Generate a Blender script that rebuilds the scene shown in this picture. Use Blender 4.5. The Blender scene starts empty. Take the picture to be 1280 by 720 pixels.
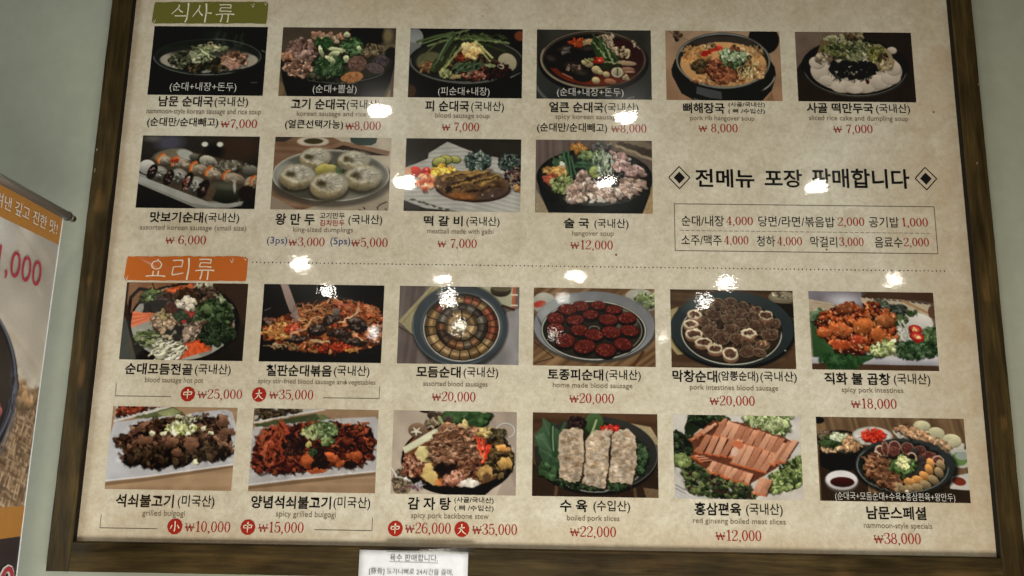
import bpy, bmesh, math
import numpy as np
from mathutils import Matrix, Vector

# ---------------------------------------------------------------- camera, light, exposure
scene = bpy.context.scene
cam_data = bpy.data.cameras.new("camera")
cam_data.sensor_width = 36.0
cam_data.lens = 36.0 * 1100 / 1280
cam_data.clip_start = 0.02
cam_data.clip_end = 60
cam = bpy.data.objects.new("camera", cam_data)
scene.collection.objects.link(cam)
R = Matrix(((0.99981, -0.013138, 0.014418), (0.011495, -0.200306, -0.979666), (0.015759, 0.979645, -0.200117)))
cam.matrix_world = Matrix.Translation((-0.0048, -2.091, 1.5)) @ R.to_4x4()
scene.camera = cam

world = bpy.data.worlds.new("World")
scene.world = world
world.use_nodes = True
bg = world.node_tree.nodes["Background"]
bg.inputs[0].default_value = (1.0, 0.94, 0.80, 1)
bg.inputs[1].default_value = 0.09

scene.view_settings.view_transform = 'Standard'
scene.view_settings.look = 'None'
scene.view_settings.exposure = 0.08
scene.view_settings.gamma = 1


def lamp(name, loc, size, power, color, target=None, shape='DISK', size_y=None):
    d = bpy.data.lights.new(name, 'AREA')
    d.shape = shape
    d.size = size
    if size_y:
        d.size_y = size_y
    d.energy = power
    d.color = color
    o = bpy.data.objects.new(name, d)
    scene.collection.objects.link(o)
    o.location = loc
    if target is not None:
        o.rotation_euler = (Vector(target) - Vector(loc)).to_track_quat('-Z', 'Y').to_euler()
    return o


# the dining room's ceiling downlights: they are what the glossy board mirrors
for x, y, s, k in ((-.62, -1.35, .15, 1), (.41, -1.39, .15, 1), (-.64, -2.29, .19, 1), (.41, -2.25, .15, 1), (1.50, -2.29, .15, 1),
                (-1.67, -4.25, .20, 1), (-.65, -4.73, .20, 1), (.39, -4.50, .22, 1), (1.57, -4.65, .20, 1), (2.82, -4.54, .15, .8),
                (-1.68, -5.21, .20, 1), (-.67, -5.46, .20, 1), (.34, -5.47, .16, .5), (1.56, -5.49, .18, .9),
                (-.68, -7.06, .20, .8), (-1.67, -7.54, .20, .8), (.33, -7.54, .16, .4), (1.53, -7.54, .18, .5)):
    A = math.pi * (s / 2) ** 2
    A *= .37
    s *= .61
    lamp("ceiling_downlight", (x, y, 2.95), s, 190 * k * math.pi * A, (1.0, 0.93, 0.80))
# added, unseen fill lamps: cool from left, low in front, warm from right
lamp("cool_fill_light", (-3.3, -2.3, 1.2), 1.3, 46, (0.88, 0.97, 0.97), target=(-.8, 0, 1.4), shape='RECTANGLE', size_y=1.5)
lamp("low_fill_light", (.10, -1.85, .15), 1.7, 60, (1.0, 0.95, 0.84), target=(-.1, 0, 2.1), shape='RECTANGLE', size_y=.8)  # added in place of bounce off the floor and tables
lamp("warm_fill_light", (3.3, -1.9, 1.5), 1.0, 7, (1.0, 0.80, 0.50), target=(.9, 0, 1.8), shape='RECTANGLE', size_y=1.2)

# ---------------------------------------------------------------- helpers
def link(o, parent=None):
    scene.collection.objects.link(o)
    if parent is not None:
        o.parent = parent
    return o


def tag(o, label=None, cat=None, kind=None, group=None):
    if label:
        o["label"] = label
    if cat:
        o["category"] = cat
    if kind:
        o["kind"] = kind
    if group:
        o["group"] = group
    return o


def mesh_obj(name, verts, faces, mat, parent=None, smooth=False):
    me = bpy.data.meshes.new(name)
    me.from_pydata([tuple(v) for v in verts], [], [tuple(f) for f in faces])
    me.update()
    if mat:
        me.materials.append(mat)
    if smooth:
        me.polygons.foreach_set('use_smooth', [True] * len(me.polygons))
    return link(bpy.data.objects.new(name, me), parent)


def empty(name, loc):
    o = bpy.data.objects.new(name, None)
    o.location = loc
    o.empty_display_size = .1
    return link(o)


def s2l(c):
    c = np.asarray(c, float)
    return np.where(c <= .04045, c / 12.92, ((c + .055) / 1.055) ** 2.4)


def lin(r, g, b, k=1.0):
    v = s2l(np.array([r, g, b]) / 255.0) * k
    return (float(v[0]), float(v[1]), float(v[2]), 1.0)


# ---------------------------------------------------------------- materials
def base_mat(name, rough=.5, spec=.5):
    m = bpy.data.materials.new(name)
    m.use_nodes = True
    p = m.node_tree.nodes["Principled BSDF"]
    p.inputs["Roughness"].default_value = rough
    p.inputs["Specular IOR Level"].default_value = spec
    return m, m.node_tree, p


def N(nt, t, **kw):
    n = nt.nodes.new(t)
    for k, v in kw.items():
        setattr(n, k, v)
    return n


def laminate(nt, p, rough=.006):
    """glossy film over the print: slightly rippled, so lamps mirror as ragged spots"""
    g = N(nt, "ShaderNodeNewGeometry")
    n1 = N(nt, "ShaderNodeTexNoise")
    n1.inputs["Scale"].default_value = 210
    n1.inputs["Detail"].default_value = 1
    n2 = N(nt, "ShaderNodeTexNoise")
    n2.inputs["Scale"].default_value = 9
    n2.inputs["Detail"].default_value = 2
    mp = N(nt, "ShaderNodeMapping")
    mp.inputs["Scale"].default_value = (.8, 1, 1.15)
    nt.links.new(g.outputs["Position"], mp.inputs[0])
    nt.links.new(mp.outputs[0], n1.inputs["Vector"])
    nt.links.new(mp.outputs[0], n2.inputs["Vector"])
    b1 = N(nt, "ShaderNodeBump")
    b1.inputs["Strength"].default_value = 1
    b1.inputs["Distance"].default_value = .000036
    b2 = N(nt, "ShaderNodeBump")
    b2.inputs["Strength"].default_value = 1
    b2.inputs["Distance"].default_value = .00035
    nt.links.new(n1.outputs["Fac"], b1.inputs["Height"])
    nt.links.new(n2.outputs["Fac"], b2.inputs["Height"])
    nt.links.new(b1.outputs[0], b2.inputs["Normal"])
    # the film is the coat; the print below keeps a flat diffuse response
    p.inputs["Specular IOR Level"].default_value = .10
    p.inputs["Roughness"].default_value = .17
    p.inputs["Coat Weight"].default_value = 1
    p.inputs["Coat Roughness"].default_value = rough
    p.inputs["Coat IOR"].default_value = 1.5
    nt.links.new(b2.outputs[0], p.inputs["Coat Normal"])


def ink(name, col):
    m, nt, p = base_mat(name)
    p.inputs["Base Color"].default_value = col
    laminate(nt, p)
    return m


def ramp(nt, stops):
    r = N(nt, "ShaderNodeValToRGB")
    e = r.color_ramp.elements
    e[0].position, e[0].color = stops[0]
    e[1].position, e[1].color = stops[-1]
    for pos, c in stops[1:-1]:
        k = e.new(pos)
        k.color = c
    return r


def noise(nt, vec, scale, detail=4, rough=.55, dist=0.0):
    n = N(nt, "ShaderNodeTexNoise")
    n.inputs["Scale"].default_value = scale
    n.inputs["Detail"].default_value = detail
    n.inputs["Roughness"].default_value = rough
    n.inputs["Distortion"].default_value = dist
    nt.links.new(vec, n.inputs["Vector"])
    return n


def mixc(nt, fac, a, b, mode='MIX'):
    m = N(nt, "ShaderNodeMix", data_type='RGBA', blend_type=mode)
    for s, v in ((0, fac), (6, a), (7, b)):
        if hasattr(v, 'is_linked') or isinstance(v, bpy.types.NodeSocket):
            nt.links.new(v, m.inputs[s])
        else:
            m.inputs[s].default_value = v
    return m.outputs[2]


def mrange(nt, v, a, b, c=0.0, d=1.0):
    m = N(nt, "ShaderNodeMapRange")
    nt.links.new(v, m.inputs[0])
    for i, x in zip((1, 2, 3, 4), (a, b, c, d)):
        m.inputs[i].default_value = x
    m.interpolation_type = 'SMOOTHSTEP'
    return m.outputs[0]


def mat_parchment():
    m, nt, p = base_mat("printed_parchment")
    g = N(nt, "ShaderNodeNewGeometry").outputs["Position"]
    n1 = noise(nt, g, 16, 8, .66, .6)
    n2 = noise(nt, g, 75, 5, .7, .5)
    n3 = noise(nt, g, 3.1, 3, .5)
    r1 = ramp(nt, [(.30, (.46, .42, .335, 1)), (.5, (.53, .495, .41, 1)), (.72, (.60, .57, .485, 1))])
    nt.links.new(n1.outputs["Fac"], r1.inputs[0])
    r2 = ramp(nt, [(.32, (.80, .76, .70, 1)), (.6, (1.05, 1.05, 1.05, 1))])
    nt.links.new(n2.outputs["Fac"], r2.inputs[0])
    c = mixc(nt, .7, r1.outputs[0], r2.outputs[0], 'MULTIPLY')
    r3 = ramp(nt, [(.35, (.95, .92, .86, 1)), (.65, (1.04, 1.05, 1.05, 1))])
    nt.links.new(n3.outputs["Fac"], r3.inputs[0])
    c = mixc(nt, 1.0, c, r3.outputs[0], 'MULTIPLY')
    # creased fibres printed in the stock
    n6 = noise(nt, g, 26, 3, .6, 2.2)
    cr = N(nt, "ShaderNodeMath", operation='ABSOLUTE')
    sb_ = N(nt, "ShaderNodeMath", operation='SUBTRACT'); nt.links.new(n6.outputs["Fac"], sb_.inputs[0]); sb_.inputs[1].default_value = .5
    nt.links.new(sb_.outputs[0], cr.inputs[0])
    crf = mrange(nt, cr.outputs[0], .022, .0, 0, .30)
    c = mixc(nt, crf, c, (.34, .27, .19, 1))
    # the print's own aged brown border
    sx = N(nt, "ShaderNodeSeparateXYZ")
    nt.links.new(g, sx.inputs[0])
    er = mrange(nt, sx.outputs[0], .78, 1.10)
    el = mrange(nt, sx.outputs[0], -.93, -1.06)
    et = mrange(nt, sx.outputs[2], 2.55, 2.76)
    eb = mrange(nt, sx.outputs[2], 1.40, 1.30)
    a1 = N(nt, "ShaderNodeMath", operation='MAXIMUM'); nt.links.new(er, a1.inputs[0]); nt.links.new(el, a1.inputs[1])
    a2 = N(nt, "ShaderNodeMath", operation='MAXIMUM'); nt.links.new(et, a2.inputs[0]); nt.links.new(eb, a2.inputs[1])
    a3 = N(nt, "ShaderNodeMath", operation='MAXIMUM'); nt.links.new(a1.outputs[0], a3.inputs[0]); nt.links.new(a2.outputs[0], a3.inputs[1])
    rag = mrange(nt, noise(nt, g, 14, 5, .7).outputs["Fac"], .3, .7, .35, 1.0)
    a4 = N(nt, "ShaderNodeMath", operation='MULTIPLY'); nt.links.new(a3.outputs[0], a4.inputs[0]); nt.links.new(rag, a4.inputs[1])
    a5 = N(nt, "ShaderNodeMath", operation='MULTIPLY'); nt.links.new(a4.outputs[0], a5.inputs[0]); a5.inputs[1].default_value = .72
    c = mixc(nt, a5.outputs[0], c, (.37, .26, .15, 1))
    # small brown specks and fibres
    v = N(nt, "ShaderNodeTexVoronoi"); v.inputs["Scale"].default_value = 13; nt.links.new(g, v.inputs["Vector"])
    sp = mrange(nt, v.outputs["Distance"], .05, .025)
    gate = mrange(nt, noise(nt, g, 6, 2).outputs["Fac"], .52, .60)
    a6 = N(nt, "ShaderNodeMath", operation='MULTIPLY'); nt.links.new(sp, a6.inputs[0]); nt.links.new(gate, a6.inputs[1])
    c = mixc(nt, a6.outputs[0], c, (.14, .09, .05, 1))
    nt.links.new(c, p.inputs["Base Color"])
    laminate(nt, p)
    return m


def mat_wood():
    m, nt, p = base_mat("dark_stained_wood", .5, .12)
    tc = N(nt, "ShaderNodeTexCoord").outputs["Object"]
    mp = N(nt, "ShaderNodeMapping"); mp.inputs["Scale"].default_value = (1.3, 13, 13)
    nt.links.new(tc, mp.inputs[0])
    oi = N(nt, "ShaderNodeObjectInfo")
    add = N(nt, "ShaderNodeVectorMath", operation='ADD')
    mu = N(nt, "ShaderNodeVectorMath", operation='SCALE'); mu.inputs[3].default_value = 37
    cb = N(nt, "ShaderNodeCombineXYZ")
    for i in range(3):
        nt.links.new(oi.outputs["Random"], cb.inputs[i])
    nt.links.new(cb.outputs[0], mu.inputs[0])
    nt.links.new(mp.outputs[0], add.inputs[0]); nt.links.new(mu.outputs[0], add.inputs[1])
    n1 = noise(nt, add.outputs[0], 1.5, 6, .6, 1.2)
    n2 = noise(nt, add.outputs[0], 7, 4, .6, .3)
    r1 = ramp(nt, [(.30, (.014, .009, .003, 1)), (.48, (.038, .025, .008, 1)), (.64, (.060, .040, .013, 1)), (.8, (.090, .057, .018, 1))])
    nt.links.new(n1.outputs["Fac"], r1.inputs[0])
    r2 = ramp(nt, [(.35, (.6, .56, .5, 1)), (.62, (1.15, 1.15, 1.15, 1))])
    nt.links.new(n2.outputs["Fac"], r2.inputs[0])
    c = mixc(nt, .8, r1.outputs[0], r2.outputs[0], 'MULTIPLY')
    mf = N(nt, "ShaderNodeMapping"); mf.inputs["Scale"].default_value = (4, 160, 160); nt.links.new(tc, mf.inputs[0])
    nf = noise(nt, mf.outputs[0], 2.2, 4, .7, .2)
    rf = ramp(nt, [(.34, (.45, .42, .38, 1)), (.5, (.95, .95, .95, 1)), (.68, (1.35, 1.3, 1.2, 1))])
    nt.links.new(nf.outputs["Fac"], rf.inputs[0])
    c = mixc(nt, .5, c, rf.outputs[0], 'MULTIPLY')
    # broad stain patches, knots
    n3 = noise(nt, tc, 6, 3)
    r3 = ramp(nt, [(.35, (.62, .64, .56, 1)), (.65, (1.2, 1.16, 1.1, 1))])
    nt.links.new(n3.outputs["Fac"], r3.inputs[0])
    c = mixc(nt, .8, c, r3.outputs[0], 'MULTIPLY')
    mk = N(nt, "ShaderNodeMapping"); mk.inputs["Scale"].default_value = (2.4, 9, 9); nt.links.new(tc, mk.inputs[0])
    vo = N(nt, "ShaderNodeTexVoronoi"); vo.inputs["Scale"].default_value = 1; nt.links.new(mk.outputs[0], vo.inputs["Vector"])
    kn = mrange(nt, vo.outputs["Distance"], .26, .06)
    k2 = N(nt, "ShaderNodeMath", operation='MULTIPLY'); nt.links.new(kn, k2.inputs[0]); nt.links.new(n2.outputs["Fac"], k2.inputs[1])
    c = mixc(nt, k2.outputs[0], c, (.16, .085, .03, 1))
    gp = N(nt, "ShaderNodeNewGeometry").outputs["Position"]
    wob = noise(nt, gp, 40, 3, .6)
    for (kx, kz, sx, sz, amt) in ((-1.057, 2.13, 60, 24, .8), (-1.052, 1.705, 90, 26, .95), (-1.060, 1.93, 100, 60, .5), (1.098, 1.93, 80, 20, .6), (1.108, 1.62, 90, 40, .7), (-.62, 1.283, 16, 70, .3), (.30, 1.290, 14, 60, .25), (.72, 1.278, 30, 90, .4)):
        sb = N(nt, "ShaderNodeVectorMath", operation='SUBTRACT'); nt.links.new(gp, sb.inputs[0]); sb.inputs[1].default_value = (kx, 0, kz)
        ml = N(nt, "ShaderNodeVectorMath", operation='MULTIPLY'); nt.links.new(sb.outputs[0], ml.inputs[0]); ml.inputs[1].default_value = (sx, 0, sz)
        ln = N(nt, "ShaderNodeVectorMath", operation='LENGTH'); nt.links.new(ml.outputs[0], ln.inputs[0])
        ad = N(nt, "ShaderNodeMath", operation='ADD'); nt.links.new(ln.outputs["Value"], ad.inputs[0]); nt.links.new(wob.outputs["Fac"], ad.inputs[1])
        f = mrange(nt, ad.outputs[0], 1.6, .7, 0, amt)
        f2 = N(nt, "ShaderNodeMath", operation='MULTIPLY'); nt.links.new(f, f2.inputs[0]); nt.links.new(n2.outputs["Fac"], f2.inputs[1])
        c = mixc(nt, f2.outputs[0], c, (.17, .085, .026, 1))
    nt.links.new(c, p.inputs["Base Color"])
    b = N(nt, "ShaderNodeBump"); b.inputs["Strength"].default_value = .5; b.inputs["Distance"].default_value = .0008
    nt.links.new(n2.outputs["Fac"], b.inputs["Height"]); nt.links.new(b.outputs[0], p.inputs["Normal"])
    rr = mrange(nt, n1.outputs["Fac"], .3, .7, .35, .6)
    nt.links.new(rr, p.inputs["Roughness"])
    return m


def mat_wall():
    m, nt, p = base_mat("painted_wall", .7, .25)
    g = N(nt, "ShaderNodeNewGeometry").outputs["Position"]
    n1 = noise(nt, g, 1.4, 3)
    r = ramp(nt, [(.3, (.27, .285, .225, 1)), (.7, (.31, .32, .255, 1))])
    nt.links.new(n1.outputs["Fac"], r.inputs[0])
    n4 = noise(nt, g, 30, 4, .6)
    r4 = ramp(nt, [(.3, (.95, .95, .95, 1)), (.7, (1.03, 1.03, 1.03, 1))])
    nt.links.new(n4.outputs["Fac"], r4.inputs[0])
    c = mixc(nt, 1.0, r.outputs[0], r4.outputs[0], 'MULTIPLY')
    nt.links.new(c, p.inputs["Base Color"])
    n2 = noise(nt, g, 260, 3, .6)
    b = N(nt, "ShaderNodeBump"); b.inputs["Strength"].default_value = .35; b.inputs["Distance"].default_value = .0006
    nt.links.new(n2.outputs["Fac"], b.inputs["Height"]); nt.links.new(b.outputs[0], p.inputs["Normal"])
    return m


def plain(name, col, rough=.5, metal=0.0, spec=.5, bump=0.0):
    m, nt, p = base_mat(name, rough, spec)
    p.inputs["Metallic"].default_value = metal
    g = N(nt, "ShaderNodeNewGeometry").outputs["Position"]
    n = noise(nt, g, 60, 4)
    r = ramp(nt, [(.3, tuple(np.array(col[:3]) * .93) + (1,)), (.7, tuple(np.minimum(np.array(col[:3]) * 1.05, 1)) + (1,))])
    nt.links.new(n.outputs["Fac"], r.inputs[0])
    nt.links.new(r.outputs[0], p.inputs["Base Color"])
    if bump:
        b = N(nt, "ShaderNodeBump"); b.inputs["Strength"].default_value = .4; b.inputs["Distance"].default_value = bump
        nt.links.new(noise(nt, g, 30, 2).outputs["Fac"], b.inputs["Height"]); nt.links.new(b.outputs[0], p.inputs["Normal"])
    return m


def mat_colour_print(name, film=True):
    m, nt, p = base_mat(name, .4, .4)
    a = N(nt, "ShaderNodeVertexColor", layer_name="print")
    nt.links.new(a.outputs["Color"], p.inputs["Base Color"])
    if film:
        laminate(nt, p)
    return m


def mat_tape():
    m = bpy.data.materials.new("clear_tape")
    m.use_nodes = True
    nt = m.node_tree
    nt.nodes.clear()
    out = N(nt, "ShaderNodeOutputMaterial")
    tr = N(nt, "ShaderNodeBsdfTransparent"); tr.inputs[0].default_value = (.96, .95, .90, 1)
    gl = N(nt, "ShaderNodeBsdfGlossy"); gl.inputs["Roughness"].default_value = .12
    fr = N(nt, "ShaderNodeFresnel"); fr.inputs[0].default_value = 1.5
    mx = N(nt, "ShaderNodeMixShader")
    g = N(nt, "ShaderNodeNewGeometry").outputs["Position"]
    b = N(nt, "ShaderNodeBump"); b.inputs["Distance"].default_value = .0002
    nt.links.new(noise(nt, g, 30, 3).outputs["Fac"], b.inputs["Height"]); nt.links.new(b.outputs[0], gl.inputs["Normal"])
    nt.links.new(fr.outputs[0], mx.inputs[0]); nt.links.new(tr.outputs[0], mx.inputs[1]); nt.links.new(gl.outputs[0], mx.inputs[2])
    nt.links.new(mx.outputs[0], out.inputs[0])
    return m


M = dict(
    b_hem=plain('white_hem_highlight', (.80, .82, .86, 1), .4),
    shade_strip=plain('near_black_shade', (.012, .009, .006, 1), .7, spec=.1),  # colour stands for shade on the frame's inner sides
    paper=mat_parchment(), wood=mat_wood(), wall=mat_wall(), photo=mat_colour_print("printed_food_photo"),
    black=ink("black_ink", (.003, .003, .003, 1)), red=ink("red_ink", (.27, .014, .009, 1)), grey=ink("brown_grey_ink", (.15, .115, .075, 1)),
    blue=ink("blue_ink", (.035, .05, .16, 1)), white=ink("white_ink", (.50, .49, .45, 1)), rule=ink("dark_rule_ink", (.06, .05, .04, 1)),
    green=ink("olive_green_ink", (.115, .108, .018, 1)), orange=ink("burnt_orange_ink", (.42, .105, .016, 1)), cream=ink("cream_ink", (.66, .60, .46, 1)),
    seal=ink("seal_red_ink", (.29, .018, .010, 1)),
    banner=mat_colour_print("banner_photo_print", False), b_orange=plain("banner_orange_print", (.44, .20, .035), .5), b_dark=plain("banner_dark_print", (.03, .02, .024), .45),
    b_white=plain("banner_white_lettering", (.72, .72, .70), .5), b_red=plain("banner_red_lettering", (.42, .03, .06), .5), b_sheet=plain("banner_vinyl", (.55, .55, .56), .5),
    alu=plain("brushed_aluminium", (.42, .42, .43), .38, .9), chrome=plain("chrome_cap", (.55, .52, .48), .15, 1.0), steel=plain("dark_steel", (.08, .08, .08), .4, .8),
    note=plain("white_copy_paper", (.66, .68, .72), .7, bump=.0006), toner=plain("black_toner", (.03, .03, .035), .6), tape=mat_tape(),
)

PRINT_GAIN = 0.95

# ---------------------------------------------------------------------------
# Printed food photographs: flat print, so each is a fine flat mesh whose
# vertex colours are painted here in code (dish by dish, piece by piece).
# ---------------------------------------------------------------------------
def C3(c):
    return np.array(c, float) / 255.0


class Pic:
    """A small painter. Coordinates are free units inside the frame x0..x1, y0..y1 (y down)."""

    def __init__(s, frame, bg, seed=1, w=240, aspect=0.645):
        s.x0, s.x1, s.y0, s.y1 = frame
        s.W = w
        s.H = int(w * aspect)
        s.r = np.random.RandomState(seed)
        s.px = (s.x1 - s.x0) / (s.W - 1)
        s.py = (s.y1 - s.y0) / (s.H - 1)
        s.X, s.Y = np.meshgrid(np.linspace(s.x0, s.x1, s.W), np.linspace(s.y0, s.y1, s.H))
        s.I = np.zeros((s.H, s.W, 3)) + C3(bg)
        s.M = np.zeros((s.H, s.W))                    # where food lies: edges there get ragged

    def box(s, a, b, c, d):
        i0 = max(0, int((a - s.x0) / s.px) - 1)
        i1 = min(s.W, int((b - s.x0) / s.px) + 3)
        j0 = max(0, int((c - s.y0) / s.py) - 1)
        j1 = min(s.H, int((d - s.y0) / s.py) + 3)
        if i1 <= i0 or j1 <= j0:
            return None
        return slice(j0, j1), slice(i0, i1)

    def put(s, sl, m, col):
        s.I[sl] = s.I[sl] * (1 - m[..., None]) + col * m[..., None]

    def vgrad(s, top, bot):
        t = ((s.Y - s.y0) / (s.y1 - s.y0))[..., None]
        s.I = C3(top) * (1 - t) + C3(bot) * t

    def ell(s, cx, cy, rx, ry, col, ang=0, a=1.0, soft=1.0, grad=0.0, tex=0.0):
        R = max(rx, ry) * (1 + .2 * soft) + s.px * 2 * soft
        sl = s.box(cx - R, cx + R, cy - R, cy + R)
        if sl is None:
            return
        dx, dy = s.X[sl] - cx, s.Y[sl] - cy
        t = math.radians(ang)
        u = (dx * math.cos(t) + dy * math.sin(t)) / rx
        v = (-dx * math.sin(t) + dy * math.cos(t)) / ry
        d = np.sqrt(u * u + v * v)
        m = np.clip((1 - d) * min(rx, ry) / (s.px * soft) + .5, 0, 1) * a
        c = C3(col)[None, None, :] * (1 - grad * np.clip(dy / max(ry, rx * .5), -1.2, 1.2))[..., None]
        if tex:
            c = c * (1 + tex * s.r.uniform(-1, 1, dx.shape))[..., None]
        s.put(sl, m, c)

    def ring(s, cx, cy, rx, ry, w, col, ang=0, a=1.0, t0=None, t1=None, soft=1.0):
        R = max(rx, ry) + w + s.px * 3
        sl = s.box(cx - R, cx + R, cy - R, cy + R)
        if sl is None:
            return
        dx, dy = s.X[sl] - cx, s.Y[sl] - cy
        t = math.radians(ang)
        u = (dx * math.cos(t) + dy * math.sin(t)) / rx
        v = (-dx * math.sin(t) + dy * math.cos(t)) / ry
        d = np.sqrt(u * u + v * v) + 1e-9
        loc = np.sqrt(dx * dx + dy * dy) / d          # local radius
        m = np.clip((w / 2 - abs(d - 1) * loc) / (s.px * soft) + .5, 0, 1) * a
        if t0 is not None:
            an = np.degrees(np.arctan2(v, u))          # -180..180, 90 = down
            mid, half = (t0 + t1) / 2, (t1 - t0) / 2
            da = abs((an - mid + 180) % 360 - 180)
            m = m * np.clip((half - da) / 8 + .5, 0, 1)
        s.put(sl, m, C3(col))

    def poly(s, pts, col, a=1.0, grad=0.0, tex=0.0, blur=0):
        P = np.array(pts, float)
        sl = s.box(P[:, 0].min() - 2, P[:, 0].max() + 2, P[:, 1].min() - 2, P[:, 1].max() + 2)
        if sl is None:
            return
        m = np.zeros(s.X[sl].shape)
        for ox, oy in ((-.3, -.15), (.3, .15), (-.1, .3), (.1, -.3)):
            x, y = s.X[sl] + ox * s.px, s.Y[sl] + oy * s.py
            ins = np.zeros(x.shape, bool)
            for k in range(len(P)):
                (ax, ay), (bx, by) = P[k - 1], P[k]
                if ay == by:
                    continue
                ins ^= ((ay > y) != (by > y)) & (x < (bx - ax) * (y - ay) / (by - ay) + ax)
            m += ins / 4.0
        cy, hy = (P[:, 1].min() + P[:, 1].max()) / 2, (np.ptp(P[:, 1]) / 2 + 1e-6)
        c = C3(col)[None, None, :] * (1 - grad * (s.Y[sl] - cy) / hy)[..., None]
        if tex:
            c = c * (1 + tex * s.r.uniform(-1, 1, m.shape))[..., None]
        s.put(sl, m * a, c)

    def line(s, pts, w0, col, w1=None, a=1.0, soft=1.0):
        w1 = w0 if w1 is None else w1
        P = np.array(pts, float)
        W = max(w0, w1) + 2 * s.px
        sl = s.box(P[:, 0].min() - W, P[:, 0].max() + W, P[:, 1].min() - W, P[:, 1].max() + W)
        if sl is None:
            return
        x, y = s.X[sl], s.Y[sl]
        m = np.zeros(x.shape)
        n = len(P) - 1
        for k in range(n):
            a0, b0 = P[k], P[k + 1]
            e = b0 - a0
            t = np.clip(((x - a0[0]) * e[0] + (y - a0[1]) * e[1]) / (e @ e + 1e-9), 0, 1)
            d = np.hypot(x - a0[0] - t * e[0], y - a0[1] - t * e[1])
            w = w0 + (w1 - w0) * (k + t) / n
            m = np.maximum(m, np.clip((w / 2 - d) / (s.px * soft) + .5, 0, 1))
        s.put(sl, m * a, C3(col))

    def vnoise(s, cell, seed=None):
        r = s.r if seed is None else np.random.RandomState(seed)
        nx, ny = int((s.x1 - s.x0) / cell) + 3, int((s.y1 - s.y0) / cell) + 3
        g = r.uniform(-1, 1, (ny, nx))
        fx, fy = (s.X - s.x0) / cell, (s.Y - s.y0) / cell
        i, j = fx.astype(int), fy.astype(int)
        u, v = fx - i, fy - j
        u, v = u * u * (3 - 2 * u), v * v * (3 - 2 * v)
        return (g[j, i] * (1 - u) * (1 - v) + g[j, i + 1] * u * (1 - v) + g[j + 1, i] * (1 - u) * v + g[j + 1, i + 1] * u * v)

    def noise(s, amt=.1, cell=30):
        s.I *= (1 + amt * s.vnoise(cell))[..., None]

    def wood(s, c0, c1, ang=0, cell=14, sl=None, stretch=12):
        t = math.radians(ang)
        u = s.X * math.cos(t) + s.Y * math.sin(t)
        v = -s.X * math.sin(t) + s.Y * math.cos(t)
        r = s.r.uniform(-1, 1, 400)
        f = (v / cell + .35 * np.sin(u / (cell * stretch)) + 180)
        i = f.astype(int) % 398
        q = f - np.floor(f)
        n = r[i] * (1 - q) + r[i + 1] * q
        n = .5 + .5 * n
        s.I = C3(c0) * (1 - n[..., None]) + C3(c1) * n[..., None]

    def inside(s, reg):
        for _ in range(60):
            if reg[0] == 'e':
                _, cx, cy, rx, ry = reg[:5]
                a, q = s.r.uniform(0, 2 * math.pi), math.sqrt(s.r.uniform(0, 1))
                return cx + rx * q * math.cos(a), cy + ry * q * math.sin(a)
            P = reg[1]
            xs, ys = [p[0] for p in P], [p[1] for p in P]
            x, y = s.r.uniform(min(xs), max(xs)), s.r.uniform(min(ys), max(ys))
            ins = False
            for k in range(len(P)):
                (ax, ay), (bx, by) = P[k - 1], P[k]
                if (ay > y) != (by > y) and x < (bx - ax) * (y - ay) / (by - ay) + ax:
                    ins = not ins
            if ins:
                return x, y
        return x, y

    def mark(s, x, y, R):
        sl = s.box(x - R, x + R, y - R, y + R)
        if sl is not None:
            d = np.hypot(s.X[sl] - x, s.Y[sl] - y)
            s.M[sl] = np.maximum(s.M[sl], np.clip(1.5 - d / (R + 1e-6) * 1.2, 0, 1))

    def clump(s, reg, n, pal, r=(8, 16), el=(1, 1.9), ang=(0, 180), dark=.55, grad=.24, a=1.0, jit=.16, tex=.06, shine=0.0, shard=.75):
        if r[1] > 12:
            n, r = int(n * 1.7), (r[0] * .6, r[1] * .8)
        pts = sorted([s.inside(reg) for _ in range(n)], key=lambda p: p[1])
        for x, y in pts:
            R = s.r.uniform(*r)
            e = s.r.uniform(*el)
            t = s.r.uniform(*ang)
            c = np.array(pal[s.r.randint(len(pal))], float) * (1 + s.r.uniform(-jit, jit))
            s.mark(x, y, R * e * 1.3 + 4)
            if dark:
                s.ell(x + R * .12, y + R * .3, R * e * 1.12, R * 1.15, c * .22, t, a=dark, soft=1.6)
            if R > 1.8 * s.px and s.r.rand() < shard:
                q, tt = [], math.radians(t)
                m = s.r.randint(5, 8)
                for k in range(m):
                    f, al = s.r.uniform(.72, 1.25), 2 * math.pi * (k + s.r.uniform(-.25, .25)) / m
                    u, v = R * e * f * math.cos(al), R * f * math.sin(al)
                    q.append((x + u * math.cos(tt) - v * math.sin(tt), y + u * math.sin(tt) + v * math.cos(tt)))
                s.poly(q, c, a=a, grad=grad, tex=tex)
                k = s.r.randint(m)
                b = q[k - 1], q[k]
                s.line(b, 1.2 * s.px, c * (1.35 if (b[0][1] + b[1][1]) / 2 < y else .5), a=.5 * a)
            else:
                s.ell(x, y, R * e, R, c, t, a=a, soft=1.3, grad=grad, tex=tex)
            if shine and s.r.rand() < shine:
                s.ell(x - R * .2, y - R * .4, R * .3, R * .18, np.minimum(c * 1.9 + 30, 235), t, a=.75, soft=1.2)

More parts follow.
